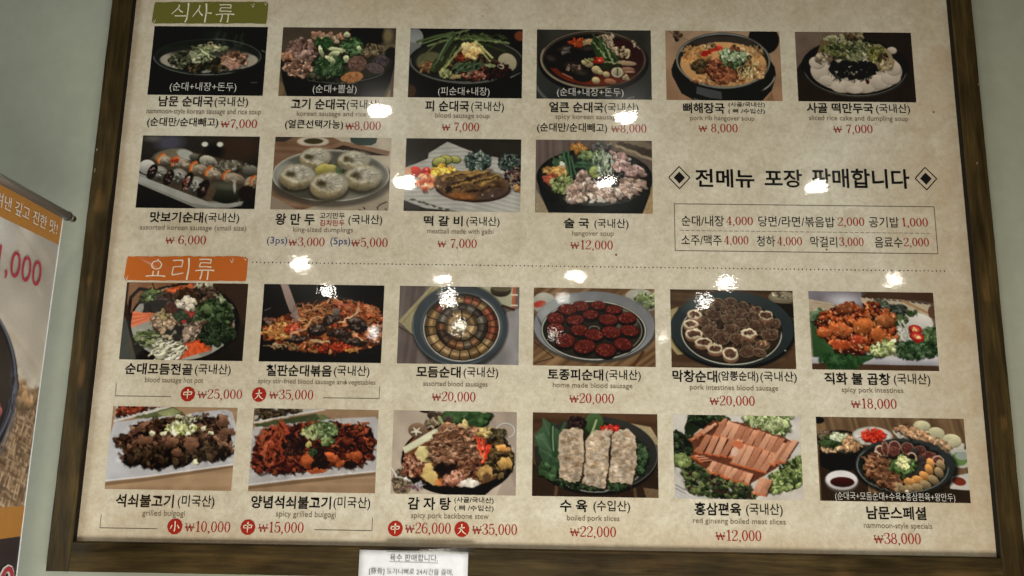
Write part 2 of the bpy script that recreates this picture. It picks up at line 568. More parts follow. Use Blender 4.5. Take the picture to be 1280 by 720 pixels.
    def strands(s, reg, n, pal, L=(30, 60), w=(3, 6), ang=(0, 180), bend=.25, jit=.15, shadow=.45):
        pts = sorted([s.inside(reg) for _ in range(n)], key=lambda p: p[1])
        for x, y in pts:
            l = s.r.uniform(*L)
            t = math.radians(s.r.uniform(*ang))
            b = s.r.uniform(-bend, bend) * l
            W = s.r.uniform(*w)
            c = np.array(pal[s.r.randint(len(pal))], float) * (1 + s.r.uniform(-jit, jit))
            dx, dy = math.cos(t), math.sin(t)
            s.mark(x, y, l * .5)
            P = [(x - dx * l / 2, y - dy * l / 2), (x - dy * b, y + dx * b), (x + dx * l / 2, y + dy * l / 2)]
            if shadow:
                s.line([(p[0] + W * .2, p[1] + W * .6) for p in P], W * 1.15, c * .25, a=shadow, soft=1.5)
            s.line(P, W, c, w1=W * .5)

    def slice_(s, cx, cy, rx, ry, rim, fill, wall=0, rimw=7, wallc=None, speck=((150, 110, 100), (60, 30, 28)), n=26, ang=0):
        if wall:
            wc = wallc or tuple(np.array(rim) * .5)
            s.ell(cx, cy + wall, rx, ry, wc, ang, grad=.2)
            s.poly([(cx - rx, cy), (cx + rx, cy), (cx + rx, cy + wall), (cx - rx, cy + wall)], wc, tex=.12)
        s.ell(cx, cy, rx * 1.04, ry * 1.06, tuple(np.array(rim) * .35), ang, a=.6, soft=1.5)
        s.ell(cx, cy, rx, ry, rim, ang, grad=.12, tex=.05)
        s.ell(cx, cy, rx - rimw, ry - rimw * .9, fill, ang, grad=.1, tex=.18)
        for _ in range(n):
            a, q = s.r.uniform(0, 6.28), math.sqrt(s.r.uniform(0, 1)) * .92
            x, y = cx + (rx - rimw) * q * math.cos(a), cy + (ry - rimw) * q * math.sin(a)
            c = speck[s.r.randint(len(speck))]
            s.ell(x, y, s.r.uniform(3, 7), s.r.uniform(2.5, 5), c, s.r.uniform(0, 180), a=.85)

    def bowl(s, cx, cy, rx, ry, depth, body, rim, inner, rimw=9, bw=.8):
        """black stone bowl seen from the side and above"""
        P = []
        for k in range(0, 41):
            t = math.pi * k / 40
            P.append((cx + rx * (bw + (1 - bw) * (1 - math.sin(t))) * math.cos(t) , cy + depth * .25 + (ry + depth) * math.sin(t) ** .8))
        s.poly([(cx + rx * 1.0, cy)] + P + [(cx - rx * 1.0, cy)], body, grad=.15)
        s.ell(cx, cy, rx, ry, body)
        s.ring(cx, cy, rx - rimw / 2, ry - rimw / 2, rimw, rim)
        s.ell(cx, cy, rx - rimw, ry - rimw, inner)

    def finish(s, grain=.03, blur=1, sat=.80, warp=1.5):
        m = s.M
        for _ in range(2):
            q = np.pad(m, 2, 'edge')
            m = (q[:-4, 2:-2] + q[4:, 2:-2] + q[2:-2, :-4] + q[2:-2, 4:] + q[2:-2, 2:-2]) / 5
        jj, ii = np.mgrid[0:s.H, 0:s.W].astype(float)
        for cell, amp in ((s.px * 7, 1.6), (s.px * 3.2, 1.1)):
            ii += m * warp * amp * s.vnoise(cell)
            jj += m * warp * amp * s.vnoise(cell)
        ii, jj = np.clip(ii, 0, s.W - 1.001), np.clip(jj, 0, s.H - 1.001)
        i0, j0 = ii.astype(int), jj.astype(int)
        u, v = (ii - i0)[..., None], (jj - j0)[..., None]
        I = s.I
        s.I = (I[j0, i0] * (1 - u) * (1 - v) + I[j0, i0 + 1] * u * (1 - v) + I[j0 + 1, i0] * (1 - u) * v + I[j0 + 1, i0 + 1] * u * v)
        s.I *= (1 + m * (.09 * s.vnoise(s.px * 2.5) + .15 * s.vnoise(s.px * 7)))[..., None]
        g = s.I @ np.array([.3, .59, .11])
        s.I = g[..., None] + (s.I - g[..., None]) * sat
        gr = np.clip((s.I[..., 1] - np.maximum(s.I[..., 0], s.I[..., 2])) * 8, 0, 1)[..., None]     # herbs print dull
        g = s.I.mean(-1, keepdims=True)
        s.I = s.I * (1 - gr) + (g + (s.I - g) * .78) * .86 * gr
        s.noise(.05, (s.x1 - s.x0) / 14)
        s.I = s.I * (1 + grain * s.r.uniform(-1, 1, s.I.shape[:2]))[..., None]
        for _ in range(blur):                          # print and lens softness
            p = np.pad(s.I, ((1, 1), (1, 1), (0, 0)), 'edge')
            s.I = .5 * s.I + .125 * (p[:-2, 1:-1] + p[2:, 1:-1] + p[1:-1, :-2] + p[1:-1, 2:])
        s.I = s.I * 1.04 - .035
        return np.clip(s.I, 0, 1)


GRN = ((62, 92, 44), (84, 118, 58), (44, 68, 32), (108, 136, 74))
DGRN = ((28, 46, 26), (40, 62, 34), (22, 34, 22), (58, 84, 46))


def pic_blood_sausage_soup():
    p = Pic((40, 1205, 10, 705), (21, 24, 20), 3)
    p.ell(700, 90, 140, 60, (34, 38, 34), a=.5, soft=14)
    p.ell(610, 320, 560, 185, (27, 30, 27))
    p.ring(610, 315, 545, 180, 9, (92, 96, 88), t0=-85, t1=15, a=.8)
    p.ring(610, 315, 545, 185, 12, (104, 110, 102), t0=60, t1=178, a=.75)
    p.ring(612, 312, 520, 170, 5, (58, 62, 58), a=.6)
    p.ell(630, 350, 500, 118, (136, 127, 112), grad=.1, tex=.05)
    p.ell(620, 260, 480, 60, (30, 33, 28), a=.8, soft=6)
    p.clump(('e', 600, 395, 250, 70), 50, ((30, 34, 22), (46, 44, 28), (26, 26, 20)), (14, 30), dark=.5)
    p.clump(('e', 335, 350, 110, 75), 60, ((36, 40, 26), (60, 62, 42), (24, 26, 20), (84, 88, 66)), (9, 20))
    p.clump(('e', 900, 350, 140, 85), 46, ((128, 92, 70), (104, 76, 54), (150, 116, 94), (70, 48, 34)), (13, 28), (1.2, 2.4), (-30, 40))
    for k in range(4):
        p.ring(880, 330, 90 - k * 12, 110 - k * 10, 9, (156, 116, 100), t0=50, t1=175)
    p.clump(('e', 640, 230, 170, 34), 34, ((120, 122, 84), (88, 92, 60), (150, 148, 112)), (8, 20), (1.4, 3), (-20, 25))
    p.clump(('e', 520, 310, 100, 70), 34, ((132, 136, 102), (104, 114, 74), (150, 150, 120), (76, 88, 50)), (12, 28), (1, 2.2), (-60, 20))
    p.line([(545, 250), (610, 300), (650, 350)], 18, (178, 184, 136), 12)
    p.line([(570, 240), (640, 290), (700, 335)], 9, (150, 168, 104), 6)
    p.ring(630, 190, 26, 22, 10, (142, 120, 88))
    p.clump(('e', 610, 440, 220, 40), 40, ((26, 28, 20), (50, 42, 28), (70, 58, 38)), (9, 20))
    p.ell(610, 470, 46, 12, (132, 138, 120), a=.8)
    p.line([(1160, 250), (1200, 265)], 10, (80, 84, 74))
    for (x, y, l) in ((690, 130, 60), (760, 160, 80), (880, 170, 70), (940, 140, 60)):
        p.line([(x, y + l), (x + 18, y + l * .4), (x - 6, y - l * .2), (x + 14, y - l)], 26, (120, 122, 110), 8, a=.22, soft=8)
    p.line([(1075, 575), (1140, 572)], 7, (70, 74, 66))
    return p.finish()


def pic_meat_sausage_soup():
    p = Pic((35, 1195, 10, 705), (70, 60, 48), 5)
    p.vgrad((66, 56, 46), (84, 72, 56))
    p.ell(900, 90, 200, 120, (24, 22, 18), soft=4)
    p.ell(1110, 90, 50, 70, (110, 96, 66), soft=8)
    p.ell(1150, 215, 120, 40, (96, 84, 60), soft=5)
    p.poly([(20, 330), (70, 560), (130, 720), (1080, 720), (1160, 560), (1200, 330)], (24, 25, 22))
    p.ell(610, 350, 592, 205, (26, 27, 24))
    p.ell(610, 350, 560, 190, (44, 42, 34))
    p.ring(610, 360, 560, 205, 8, (120, 122, 112), t0=30, t1=95, a=.8)
    p.clump(('e', 560, 500, 300, 60), 40, ((50, 56, 40), (36, 40, 28), (70, 70, 52)), (16, 30))
    p.clump(('e', 240, 250, 150, 120), 90, ((128, 98, 88), (146, 116, 104), (104, 78, 68), (84, 60, 50)), (14, 34), (1, 2))
    p.clump(('e', 220, 430, 150, 80), 70, ((142, 104, 82), (110, 78, 60), (166, 132, 112), (80, 56, 44)), (12, 26), (1, 2))
    p.clump(('e', 90, 310, 60, 34), 14, ((160, 116, 88), (140, 96, 70)), (18, 30), (1.2, 2), (10, 50))
    p.clump(('e', 560, 110, 220, 45), 40, ((140, 118, 92), (158, 108, 84), (112, 90, 66)), (14, 28))
    p.ell(370, 80, 50, 26, (160, 108, 86), 20, grad=.3)
    p.clump(('e', 950, 240, 150, 60), 46, ((100, 88, 64), (84, 68, 46), (122, 108, 82)), (12, 24))
    p.clump(('e', 560, 400, 190, 120), 90, ((36, 66, 34), (54, 92, 46), (28, 46, 26), (84, 122, 66)), (9, 22), (1.2, 2.6), (-60, 10))
    p.strands(('e', 520, 400, 150, 90), 50, ((70, 112, 60), (46, 82, 42), (100, 136, 82)), (40, 90), (9, 15), (110, 150))
    p.clump(('e', 470, 170, 90, 50), 30, ((44, 84, 36), (60, 104, 50), (34, 62, 30)), (16, 30), (1, 1.8))
    p.clump(('e', 750, 200, 110, 90), 70, ((52, 94, 42), (74, 118, 58), (36, 66, 32), (100, 140, 84)), (12, 26))
    for (x, y, a, l) in ((440, 250, 70, 60), (540, 330, 30, 66), (600, 235, 10, 90), (575, 275, -15, 60), (700, 330, 100, 40), (690, 75, 110, 28), (820, 220, 20, 26)):
        p.ell(x, y, l, 24, (176, 178, 132), a, grad=.3)
        p.ell(x, y + 8, l * .6, 9, (120, 140, 82), a, a=.6)
    p.slice_(815, 375, 96, 82, (104, 78, 62), (92, 66, 56), speck=((164, 132, 120), (48, 30, 26), (130, 96, 82)), n=60)
    p.slice_(1050, 350, 92, 70, (70, 60, 60), (64, 54, 58), speck=((112, 98, 106), (36, 28, 30)), n=50, ang=-20)
    p.slice_(1000, 420, 96, 50, (84, 72, 68), (78, 64, 64), speck=((124, 108, 108), (44, 34, 34)), n=40, ang=15)
    p.slice_(770, 512, 112, 54, (150, 98, 54), (150, 94, 52), speck=((184, 128, 74), (84, 42, 24)), n=34, ang=-8)
    p.ell(1150, 260, 60, 60, (30, 30, 28), soft=3)
    p.line([(330, 545), (600, 578), (820, 570)], 10, (86, 88, 78), a=.7)
    p.ell(30, 640, 60, 80, (104, 84, 56), soft=4)
    p.poly([(1120, 720), (1150, 640), (1165, 620), (1165, 720)], (128, 108, 78))
    return p.finish()


def pic_green_onion_soup():
    p = Pic((15, 1175, 12, 708), (26, 27, 24), 7)
    p.ell(60, 110, 90, 100, (124, 128, 126), grad=-.1)
    p.poly([(15, 150), (140, 170), (100, 250), (15, 330)], (104, 104, 100))
    p.ell(1150, 80, 60, 50, (112, 56, 32), soft=3)
    p.ell(600, 340, 590, 235, (32, 34, 32))
    p.ring(600, 335, 575, 222, 22, (92, 92, 86), t0=50, t1=185, a=.9)
    p.ring(600, 335, 575, 222, 20, (84, 84, 78), t0=-50, t1=-10, a=.9)
    p.ell(605, 325, 545, 200, (40, 40, 34))
    p.ell(1020, 350, 100, 90, (150, 140, 112), 35, grad=.1)
    p.ell(240, 350, 150, 100, (96, 92, 62), a=.9, soft=4)
    p.clump(('e', 600, 400, 400, 110), 90, ((50, 38, 28), (38, 36, 24), (70, 52, 38), (90, 60, 44)), (12, 28))
    p.clump(('e', 190, 400, 70, 60), 30, ((120, 78, 48), (96, 60, 36), (140, 100, 64)), (10, 22))
    p.clump(('e', 900, 440, 160, 80), 60, ((42, 24, 20), (58, 30, 26), (30, 20, 16)), (10, 20))
    p.clump(('e', 680, 490, 130, 50), 46, ((96, 48, 38), (120, 66, 52), (74, 36, 30), (160, 110, 90)), (9, 20))
    p.clump(('e', 560, 290, 90, 70), 40, ((110, 42, 26), (140, 58, 34), (80, 34, 24)), (12, 26))
    p.clump(('e', 700, 110, 320, 50), 40, ((50, 62, 34), (74, 88, 48), (36, 46, 26)), (10, 20), (2, 4), (-10, 14))
    for (a, b, w, c) in (((90, 150), (460, 50), 26, (66, 80, 46)), ((150, 165), (620, 20), 20, (80, 96, 54)), ((200, 190), (500, 110), 20, (96, 112, 64)),
                         ((480, 110), (1030, 155), 26, (90, 104, 58)), ((560, 90), (860, 110), 18, (70, 84, 46)), ((620, 130), (1000, 240), 24, (44, 54, 30)),
                         ((500, 100), (560, 40), 12, (110, 130, 70)), ((330, 130), (130, 330), 18, (70, 78, 46))):
        p.line([a, ((a[0] + b[0]) / 2, (a[1] + b[1]) / 2 - 10), b], w, c)
        p.line([(a[0], a[1] - 3), (b[0], b[1] - 3)], w * .25, tuple(np.array(c) * 1.35))
    for (a, b, w, c) in (((460, 80), (250, 430), 52, (58, 76, 44)), ((430, 90), (270, 400), 16, (104, 122, 78)), ((500, 180), (280, 440), 40, (42, 54, 32)),
                         ((540, 210), (370, 420), 30, (130, 140, 80)), ((490, 190), (350, 430), 14, (92, 108, 58)), ((220, 320), (120, 380), 20, (90, 96, 60))):
        p.line([a, b], w, c, w * .7)
    p.ell(385, 470, 62, 50, (132, 138, 82), 20, grad=.3)
    p.clump(('e', 400, 480, 60, 34), 14, ((150, 154, 100), (108, 120, 66)), (12, 22))
    p.ell(500, 500, 70, 24, (138, 118, 78), -10, grad=.3)
    p.clump(('e', 660, 235, 95, 70), 60, ((196, 162, 96), (210, 180, 120), (176, 136, 74), (186, 148, 88)), (16, 30), grad=.25, dark=.25)
    p.ell(590, 190, 46, 46, (206, 182, 120), 30, grad=.2)
    p.line([(690, 140), (870, 305)], 26, (178, 172, 104), 20)
    p.line([(700, 160), (860, 310)], 8, (120, 124, 66))
    p.line([(760, 250), (850, 345)], 20, (150, 150, 92))
    p.line([(700, 380), (880, 385)], 30, (122, 132, 84), 34)
    p.strands(('e', 610, 390, 130, 45), 40, ((72, 98, 62), (52, 74, 46), (96, 122, 84)), (60, 130), (10, 17), (-50, -5), .12)
    p.ring(955, 390, 34, 22, 12, (160, 150, 128))
    p.ring(745, 430, 30, 34, 10, (140, 84, 66), t0=-80, t1=60)
    p.line([(1060, 500), (1160, 450)], 10, (120, 120, 112), 4)
    p.ell(40, 640, 60, 60, (64, 44, 30), soft=3)
    return p.finish()


def pic_spicy_sausage_soup():
    p = Pic((15, 1175, 10, 708), (46, 47, 44), 9)
    p.vgrad((52, 52, 46), (40, 42, 42))
    p.noise(.2, 200)
    p.ring(560, 420, 590, 440, 30, (104, 106, 100), t0=95, t1=165, a=.6)
    p.ell(590, 330, 560, 320, (22, 23, 21))
    p.ell(590, 305, 540, 300, (52, 46, 38))
    p.ring(590, 305, 530, 292, 22, (132, 118, 96), t0=75, t1=200, a=.9)
    p.ring(590, 305, 520, 282, 9, (118, 108, 92), t0=-175, t1=60, a=.8)
    p.ell(590, 315, 500, 262, (26, 17, 14))
    p.ring(600, 330, 440, 215, 60, (96, 36, 20), t0=25, t1=165, soft=3)
    p.ell(800, 480, 200, 70, (98, 38, 22), a=.7, soft=6)
    p.ell(900, 300, 200, 200, (54, 24, 18), a=.8, soft=8)
    p.clump(('e', 440, 140, 90, 36), 24, ((164, 66, 26), (140, 50, 22)), (14, 26))
    p.ell(545, 145, 60, 46, (150, 122, 84), tex=.1, grad=.2)
    for (x, y, rx, ry, a) in ((300, 230, 110, 66, -15), (540, 225, 110, 62, -5), (170, 330, 90, 70, 20), (390, 410, 130, 80, 12), (470, 470, 110, 66, 10)):
        p.ell(x, y, rx, ry, (28, 22, 19), a, grad=.35, soft=2)
        p.ell(x - 10, y - 24, rx * .5, ry * .3, (84, 78, 72), a, a=.45, soft=6)
    p.clump(('e', 300, 225, 60, 40), 16, ((92, 86, 80), (68, 62, 58)), (8, 18), (1, 2.4), (-50, 0), dark=.2)
    p.clump(('e', 385, 395, 90, 30), 26, ((150, 132, 108), (108, 78, 58)), (4, 9), (1, 2.6), (30, 60), dark=0)
    p.line([(280, 455), (380, 500)], 8, (166, 110, 84))
    p.clump(('p', [(600, 90), (800, 50), (780, 120), (860, 240), (760, 260), (700, 130)]), 34, ((156, 134, 106), (128, 106, 84), (178, 156, 126)), (12, 24), (1.2, 2.6), (40, 80))
    p.poly([(590, 120), (690, 110), (860, 340), (640, 330), (560, 150)], (40, 62, 30))
    p.strands(('p', [(590, 120), (690, 110), (860, 330), (690, 330)]), 16, ((62, 92, 44), (44, 68, 32)), (90, 180), (12, 24), (48, 66), .05)
    p.line([(590, 140), (720, 290)], 14, (136, 154, 96))
    p.line([(700, 150), (780, 325)], 15, (148, 160, 104))
    p.line([(700, 342), (880, 345)], 16, (140, 150, 96))
    for (x, y, r) in ((620, 415, 50), (540, 350, 50), (615, 520, 42), (720, 460, 36), (500, 340, 34), (660, 440, 30)):
        p.ell(x, y, r, r * .8, (156, 140, 96), 20, grad=.35, tex=.05)
        p.ell(x - 8, y - 12, r * .5, r * .3, (190, 176, 132), a=.5, soft=3)
    p.ell(620, 320, 62, 34, (158, 34, 22), 5, grad=.3)
    p.ell(670, 320, 34, 34, (176, 40, 26), grad=.3)
    p.ell(600, 300, 22, 12, (90, 20, 14))
    p.ell(650, 320, 10, 7, (220, 190, 170), a=.8)
    p.clump(('e', 540, 320, 40, 20), 6, ((120, 128, 70),), (12, 18))
    p.clump(('e', 910, 250, 50, 60), 12, ((158, 138, 104), (136, 116, 86)), (16, 28), (1, 2))
    p.ell(935, 225, 32, 26, (172, 154, 118), grad=.3)
    p.ell(930, 345, 96, 24, (146, 122, 92), 4, grad=.3)
    p.ell(830, 440, 62, 54, (150, 140, 110), grad=.3)
    p.line([(835, 400), (830, 480)], 14, (72, 62, 44))
    p.ring(830, 438, 50, 42, 8, (186, 176, 148))
    p.ell(940, 405, 66, 22, (134, 96, 72), 5, grad=.3)
    p.ell(950, 432, 62, 10, (160, 120, 90))
    p.ell(760, 530, 60, 28, (142, 88, 58), 10, grad=.3)
    p.clump(('e', 910, 490, 40, 30), 8, ((150, 128, 98),), (10, 18))
    p.ell(720, 380, 70, 34, (34, 44, 24), soft=2)
    p.line([(970, 120), (1060, 200)], 8, (150, 144, 130))
    p.clump(('e', 1000, 150, 40, 30), 8, ((140, 132, 116),), (6, 10), dark=0)
    p.line([(930, 700), (1000, 680)], 10, (110, 112, 108))
    return p.finish()


def pic_rib_soup():
    p = Pic((15, 1205, 12, 705), (142, 112, 86), 11)
    p.vgrad((146, 118, 92), (132, 98, 70))
    p.noise(.08, 160)
    p.ell(1040, 90, 160, 150, (26, 25, 23), soft=1.5)
    p.clump(('e', 140, 60, 40, 40), 20, ((50, 38, 28), (70, 54, 40)), (10, 22))
    p.line([(50, 10), (110, 60), (250, 105)], 12, (104, 80, 60), 5)
    p.ell(740, 0, 80, 14, (50, 34, 22))
    p.poly([(110, 300), (70, 400), (80, 470), (170, 640), (330, 720), (980, 720), (1100, 600), (1150, 450), (1140, 370), (1090, 290)], (26, 27, 26))
    p.ring(640, 430, 500, 250, 16, (140, 138, 128), t0=8, t1=42, a=.9)
    p.ell(610, 310, 490, 285, (34, 35, 33))
    p.ring(610, 308, 478, 270, 18, (118, 120, 112), a=.85)
    p.ell(610, 308, 458, 258, (38, 34, 30))
    p.ell(620, 125, 330, 60, (52, 46, 40), soft=4)
    p.ell(610, 345, 446, 222, (176, 128, 76), grad=.06)
    p.noise(.0, 50)
    p.clump(('e', 330, 260, 150, 90), 60, ((186, 130, 66), (160, 104, 48), (200, 156, 100), (138, 88, 44)), (10, 24), (1, 2.4), a=.55, dark=.18)
    p.clump(('e', 900, 220, 120, 60), 34, ((176, 134, 84), (150, 104, 60), (190, 150, 104)), (10, 24), (1, 2.4), a=.5, dark=.15)
    p.clump(('e', 560, 505, 280, 40), 80, ((190, 142, 88), (156, 88, 44), (204, 164, 112), (120, 70, 40)), (8, 18), (1, 2.4), a=.55, dark=.2)
    p.clump(('e', 960, 400, 90, 80), 40, ((180, 142, 92), (130, 86, 48), (196, 160, 110)), (9, 20), dark=.3)
    p.clump(('e', 390, 370, 120, 60), 40, ((48, 42, 28), (66, 54, 34), (90, 62, 36)), (14, 28))
    p.clump(('e', 600, 410, 150, 110), 120, ((108, 54, 34), (134, 70, 44), (78, 38, 26), (150, 88, 56)), (12, 26), (1.2, 3), (30, 70))
    p.strands(('e', 620, 450, 120, 80), 60, ((160, 92, 56), (92, 46, 30), (180, 112, 70)), (24, 60), (4, 8), (30, 75))
    p.clump(('e', 820, 340, 100, 110), 50, ((74, 56, 36), (110, 88, 56), (48, 36, 24)), (9, 20))
    p.strands(('e', 850, 400, 90, 80), 16, ((176, 156, 104), (150, 128, 78), (196, 176, 124)), (70, 130), (9, 15), (80, 140), .35)
    p.line([(400, 250), (480, 210), (590, 180)], 40, (176, 38, 24), 30)
    p.ell(440, 240, 50, 22, (150, 26, 20), -10)
    p.ell(560, 185, 36, 24, (196, 48, 30), -35, grad=.3)
    p.clump(('e', 480, 165, 70, 26), 20, ((130, 104, 70), (70, 50, 34), (170, 140, 100)), (8, 16))
    p.clump(('e', 700, 290, 120, 100), 80, ((86, 108, 66), (60, 84, 46), (112, 134, 88), (42, 62, 34)), (12, 26))
    p.clump(('e', 700, 240, 110, 70), 40, ((142, 164, 118), (116, 142, 92), (168, 184, 146)), (12, 24))
    p.clump(('e', 820, 260, 50, 40), 12, ((170, 180, 140), (130, 150, 104)), (12, 22))
    p.clump(('e', 740, 180, 50, 30), 14, ((60, 40, 28), (120, 60, 40)), (8, 16))
    p.poly([(330, 570), (580, 620), (585, 695), (460, 680), (320, 640)], (66, 68, 70), a=.9)
    p.line([(300, 690), (380, 715)], 6, (120, 118, 108))
    p.poly([(1020, 720), (1100, 610), (1120, 720)], (110, 78, 50), a=.7)
    return p.finish()


def pic_rice_cake_soup():
    p = Pic((20, 1220, 10, 710), (36, 29, 25), 13)
    p.poly([(0, 0), (620, 0), (420, 140), (60, 330), (0, 420)], (92, 76, 64), tex=.03)
    p.poly([(0, 0), (560, 0), (300, 110), (0, 260)], (100, 84, 70), a=.6)
    p.ell(620, 370, 555, 290, (18, 18, 17))
    p.ring(620, 375, 525, 275, 7, (130, 126, 112), t0=10, t1=170, a=.85)
    p.ring(620, 380, 540, 282, 4, (84, 82, 74), t0=5, t1=175, a=.8)
    p.ell(630, 400, 470, 222, (160, 148, 132), grad=.08)
    for (x, y, rx, ry) in ((260, 400, 90, 90), (330, 500, 90, 50), (480, 560, 120, 60), (700, 560, 120, 60), (860, 510, 90, 70), (980, 460, 100, 70), (1010, 370, 80, 70), (230, 320, 80, 60), (600, 590, 90, 36), (1010, 190, 50, 34)):
        p.ell(x + 3, y + 6, rx, ry, (108, 96, 84), soft=2)
        p.ell(x, y, rx, ry, (166, 153, 137), grad=.12, tex=.02)
    p.clump(('e', 500, 100, 200, 60), 50, ((122, 118, 90), (98, 96, 66), (138, 132, 104)), (14, 30), grad=.25)
    p.clump(('e', 640, 40, 90, 30), 14, ((84, 62, 40), (120, 108, 76)), (16, 34))
    p.poly([(230, 240), (300, 90), (380, 110), (330, 230), (260, 260)], (92, 76, 46), tex=.06)
    p.poly([(740, 130), (880, 125), (990, 200), (1030, 300), (1000, 400), (860, 400), (780, 300)], (134, 118, 86), tex=.06)
    p.clump(('e', 900, 330, 110, 70), 40, ((138, 120, 86), (116, 98, 68), (158, 140, 106)), (14, 26), grad=.2, dark=.3)
    p.clump(('e', 480, 200, 180, 80), 80, ((70, 76, 38), (92, 96, 50), (46, 52, 28), (118, 116, 78)), (12, 26))
    p.clump(('e', 680, 180, 140, 70), 60, ((100, 104, 66), (70, 78, 46), (140, 138, 104), (52, 58, 34)), (12, 24))
    p.clump(('e', 840, 220, 90, 90), 50, ((106, 104, 44), (84, 84, 34), (124, 122, 70), (56, 56, 28)), (12, 24))
    p.clump(('e', 300, 280, 80, 50), 26, ((150, 136, 112), (110, 96, 76)), (12, 22))
    p.clump(('e', 600, 385, 255, 88), 150, ((18, 21, 20), (26, 30, 27), (14, 16, 15)), (16, 32), dark=0, grad=.1)
    p.clump(('e', 620, 265, 70, 44), 20, ((124, 122, 92), (98, 102, 68)), (14, 24))
    p.strands(('e', 600, 470, 260, 40), 30, ((20, 22, 20), (30, 28, 24)), (24, 60), (6, 12), (20, 160), shadow=0)
    p.ell(740, 510, 18, 24, (60, 20, 16))
    p.clump(('e', 910, 260, 50, 40), 12, ((70, 50, 34), (50, 38, 26)), (10, 16))
    p.clump(('e', 380, 280, 40, 30), 10, ((60, 48, 36), (100, 84, 60)), (10, 16))
    p.clump(('e', 620, 410, 160, 30), 8, ((110, 108, 92),), (5, 9), dark=0)
    return p.finish()


def pic_sausage_plate():
    p = Pic((40, 1165, 12, 712), (34, 32, 29), 15)
    p.vgrad((44, 40, 36), (26, 26, 24))
    p.ell(300, 80, 130, 80, (76, 74, 92), a=.8, soft=16)
    p.ell(130, 40, 70, 30, (110, 108, 100), a=.6, soft=8)
    p.ell(950, 130, 220, 130, (58, 42, 32), a=.8, soft=20)
    p.ell(740, 160, 90, 70, (24, 24, 24), a=.8, soft=12)
    for x in (642, 788):
        p.ell(x, 92, 30, 24, (190, 192, 176), soft=2.5)
    p.poly([(20, 400), (260, 470), (720, 620), (1060, 640), (1040, 680), (900, 712), (620, 712), (40, 480)], (122, 122, 114), grad=.1)
    p.poly([(20, 370), (300, 480), (740, 660), (1050, 650), (980, 690), (800, 700), (560, 660), (20, 450)], (146, 146, 138), a=.8)
    p.poly([(40, 290), (200, 190), (420, 150), (640, 190), (1160, 310), (1160, 500), (1000, 650), (700, 640), (120, 430)], (64, 54, 44))
    p.ell(330, 200, 170, 60, (100, 92, 72), -8, soft=3, tex=.08)
    p.ell(470, 195, 90, 46, (150, 150, 140), 20, soft=3, tex=.06)
    # back row of pieces
    for (x, y, w, h, c) in ((560, 225, 60, 38, (70, 68, 58)), (690, 262, 90, 56, (122, 118, 104)), (870, 315, 90, 56, (102, 98, 82)), (960, 300, 70, 50, (86, 82, 70)), (1100, 345, 80, 56, (84, 82, 72))):
        p.ell(x, y, w, h, c, 20, grad=.5, tex=.15, soft=2)
    for (x, y) in ((620, 240), (820, 300), (1000, 335)):
        p.ring(x, y, 30, 46, 16, (44, 32, 26), 20, t0=90, t1=270)
    p.clump(('e', 850, 300, 250, 50), 40, ((130, 128, 116), (70, 64, 54), (98, 94, 80)), (8, 18), ang=(0, 40), dark=.3)
    # middle row
    for (x, y, w, h) in ((270, 255, 80, 48), (440, 290, 80, 56), (620, 345, 80, 56), (760, 395, 80, 52), (950, 430, 110, 60), (1110, 470, 60, 70)):
        p.ell(x, y, w, h, (112, 98, 80), 14, grad=.5, tex=.1, soft=2)
        p.clump(('e', x, y, w * .6, h * .5), 14, ((136, 122, 100), (86, 70, 54)), (5, 11), (1, 2.5), (0, 40), dark=.15)
        p.ell(x - 8, y - 16, w * .55, h * .35, (168, 160, 144), 14, a=.5, soft=5)
    for (x, y) in ((215, 235), (350, 262), (530, 310), (680, 355), (850, 385), (1110, 440)):
        p.ring(x + 40, y + 10, 46, 56, 22, (176, 84, 36), 18, t0=125, t1=265)
        p.ring(x + 52, y + 16, 44, 52, 12, (196, 128, 70), 18, t0=130, t1=265)
    p.clump(('e', 370, 260, 30, 20), 8, ((150, 40, 24),), (8, 14))
    # front row, dark ends and pale sheen
    p.ell(110, 320, 80, 70, (156, 152, 144), 10, grad=.3, tex=.05)
    for (x, y, w, h) in ((230, 380, 90, 70), (420, 410, 90, 76), (590, 490, 90, 84)):
        p.ell(x, y, w, h, (92, 88, 80), 14, grad=.5, tex=.12, soft=2)
        p.ell(x + 5, y - 26, w * .5, h * .3, (186, 186, 182), 14, a=.6, soft=6)
        p.clump(('e', x, y + 10, w * .6, h * .5), 16, ((120, 116, 106), (60, 54, 46), (150, 148, 140)), (5, 11), (1, 2.5), (0, 40), dark=.2)
    for (x, y, w, h) in ((165, 365, 46, 76), (325, 420, 46, 78), (510, 450, 44, 84), (665, 525, 50, 92)):
        p.ell(x, y, w, h, (30, 24, 22), 20, soft=1.5)
        p.clump(('e', x, y, w * .6, h * .7), 10, ((118, 92, 84), (60, 36, 32), (140, 124, 112)), (5, 10), dark=0)
    p.clump(('e', 495, 480, 30, 70), 18, ((134, 72, 64), (90, 40, 34), (160, 120, 110)), (6, 11))
    p.ell(870, 560, 160, 100, (44, 46, 38), 10, grad=.4, tex=.12, soft=2)
    p.ell(880, 500, 110, 30, (88, 86, 70), 5, a=.6, soft=6)
    p.ell(740, 560, 40, 84, (84, 66, 50), 15, a=.8, soft=3, tex=.2)
    p.ell(960, 500, 14, 60, (170, 170, 160), -8, a=.8, soft=2)
    p.ell(1080, 560, 80, 70, (34, 28, 24), soft=3)
    return p.finish()


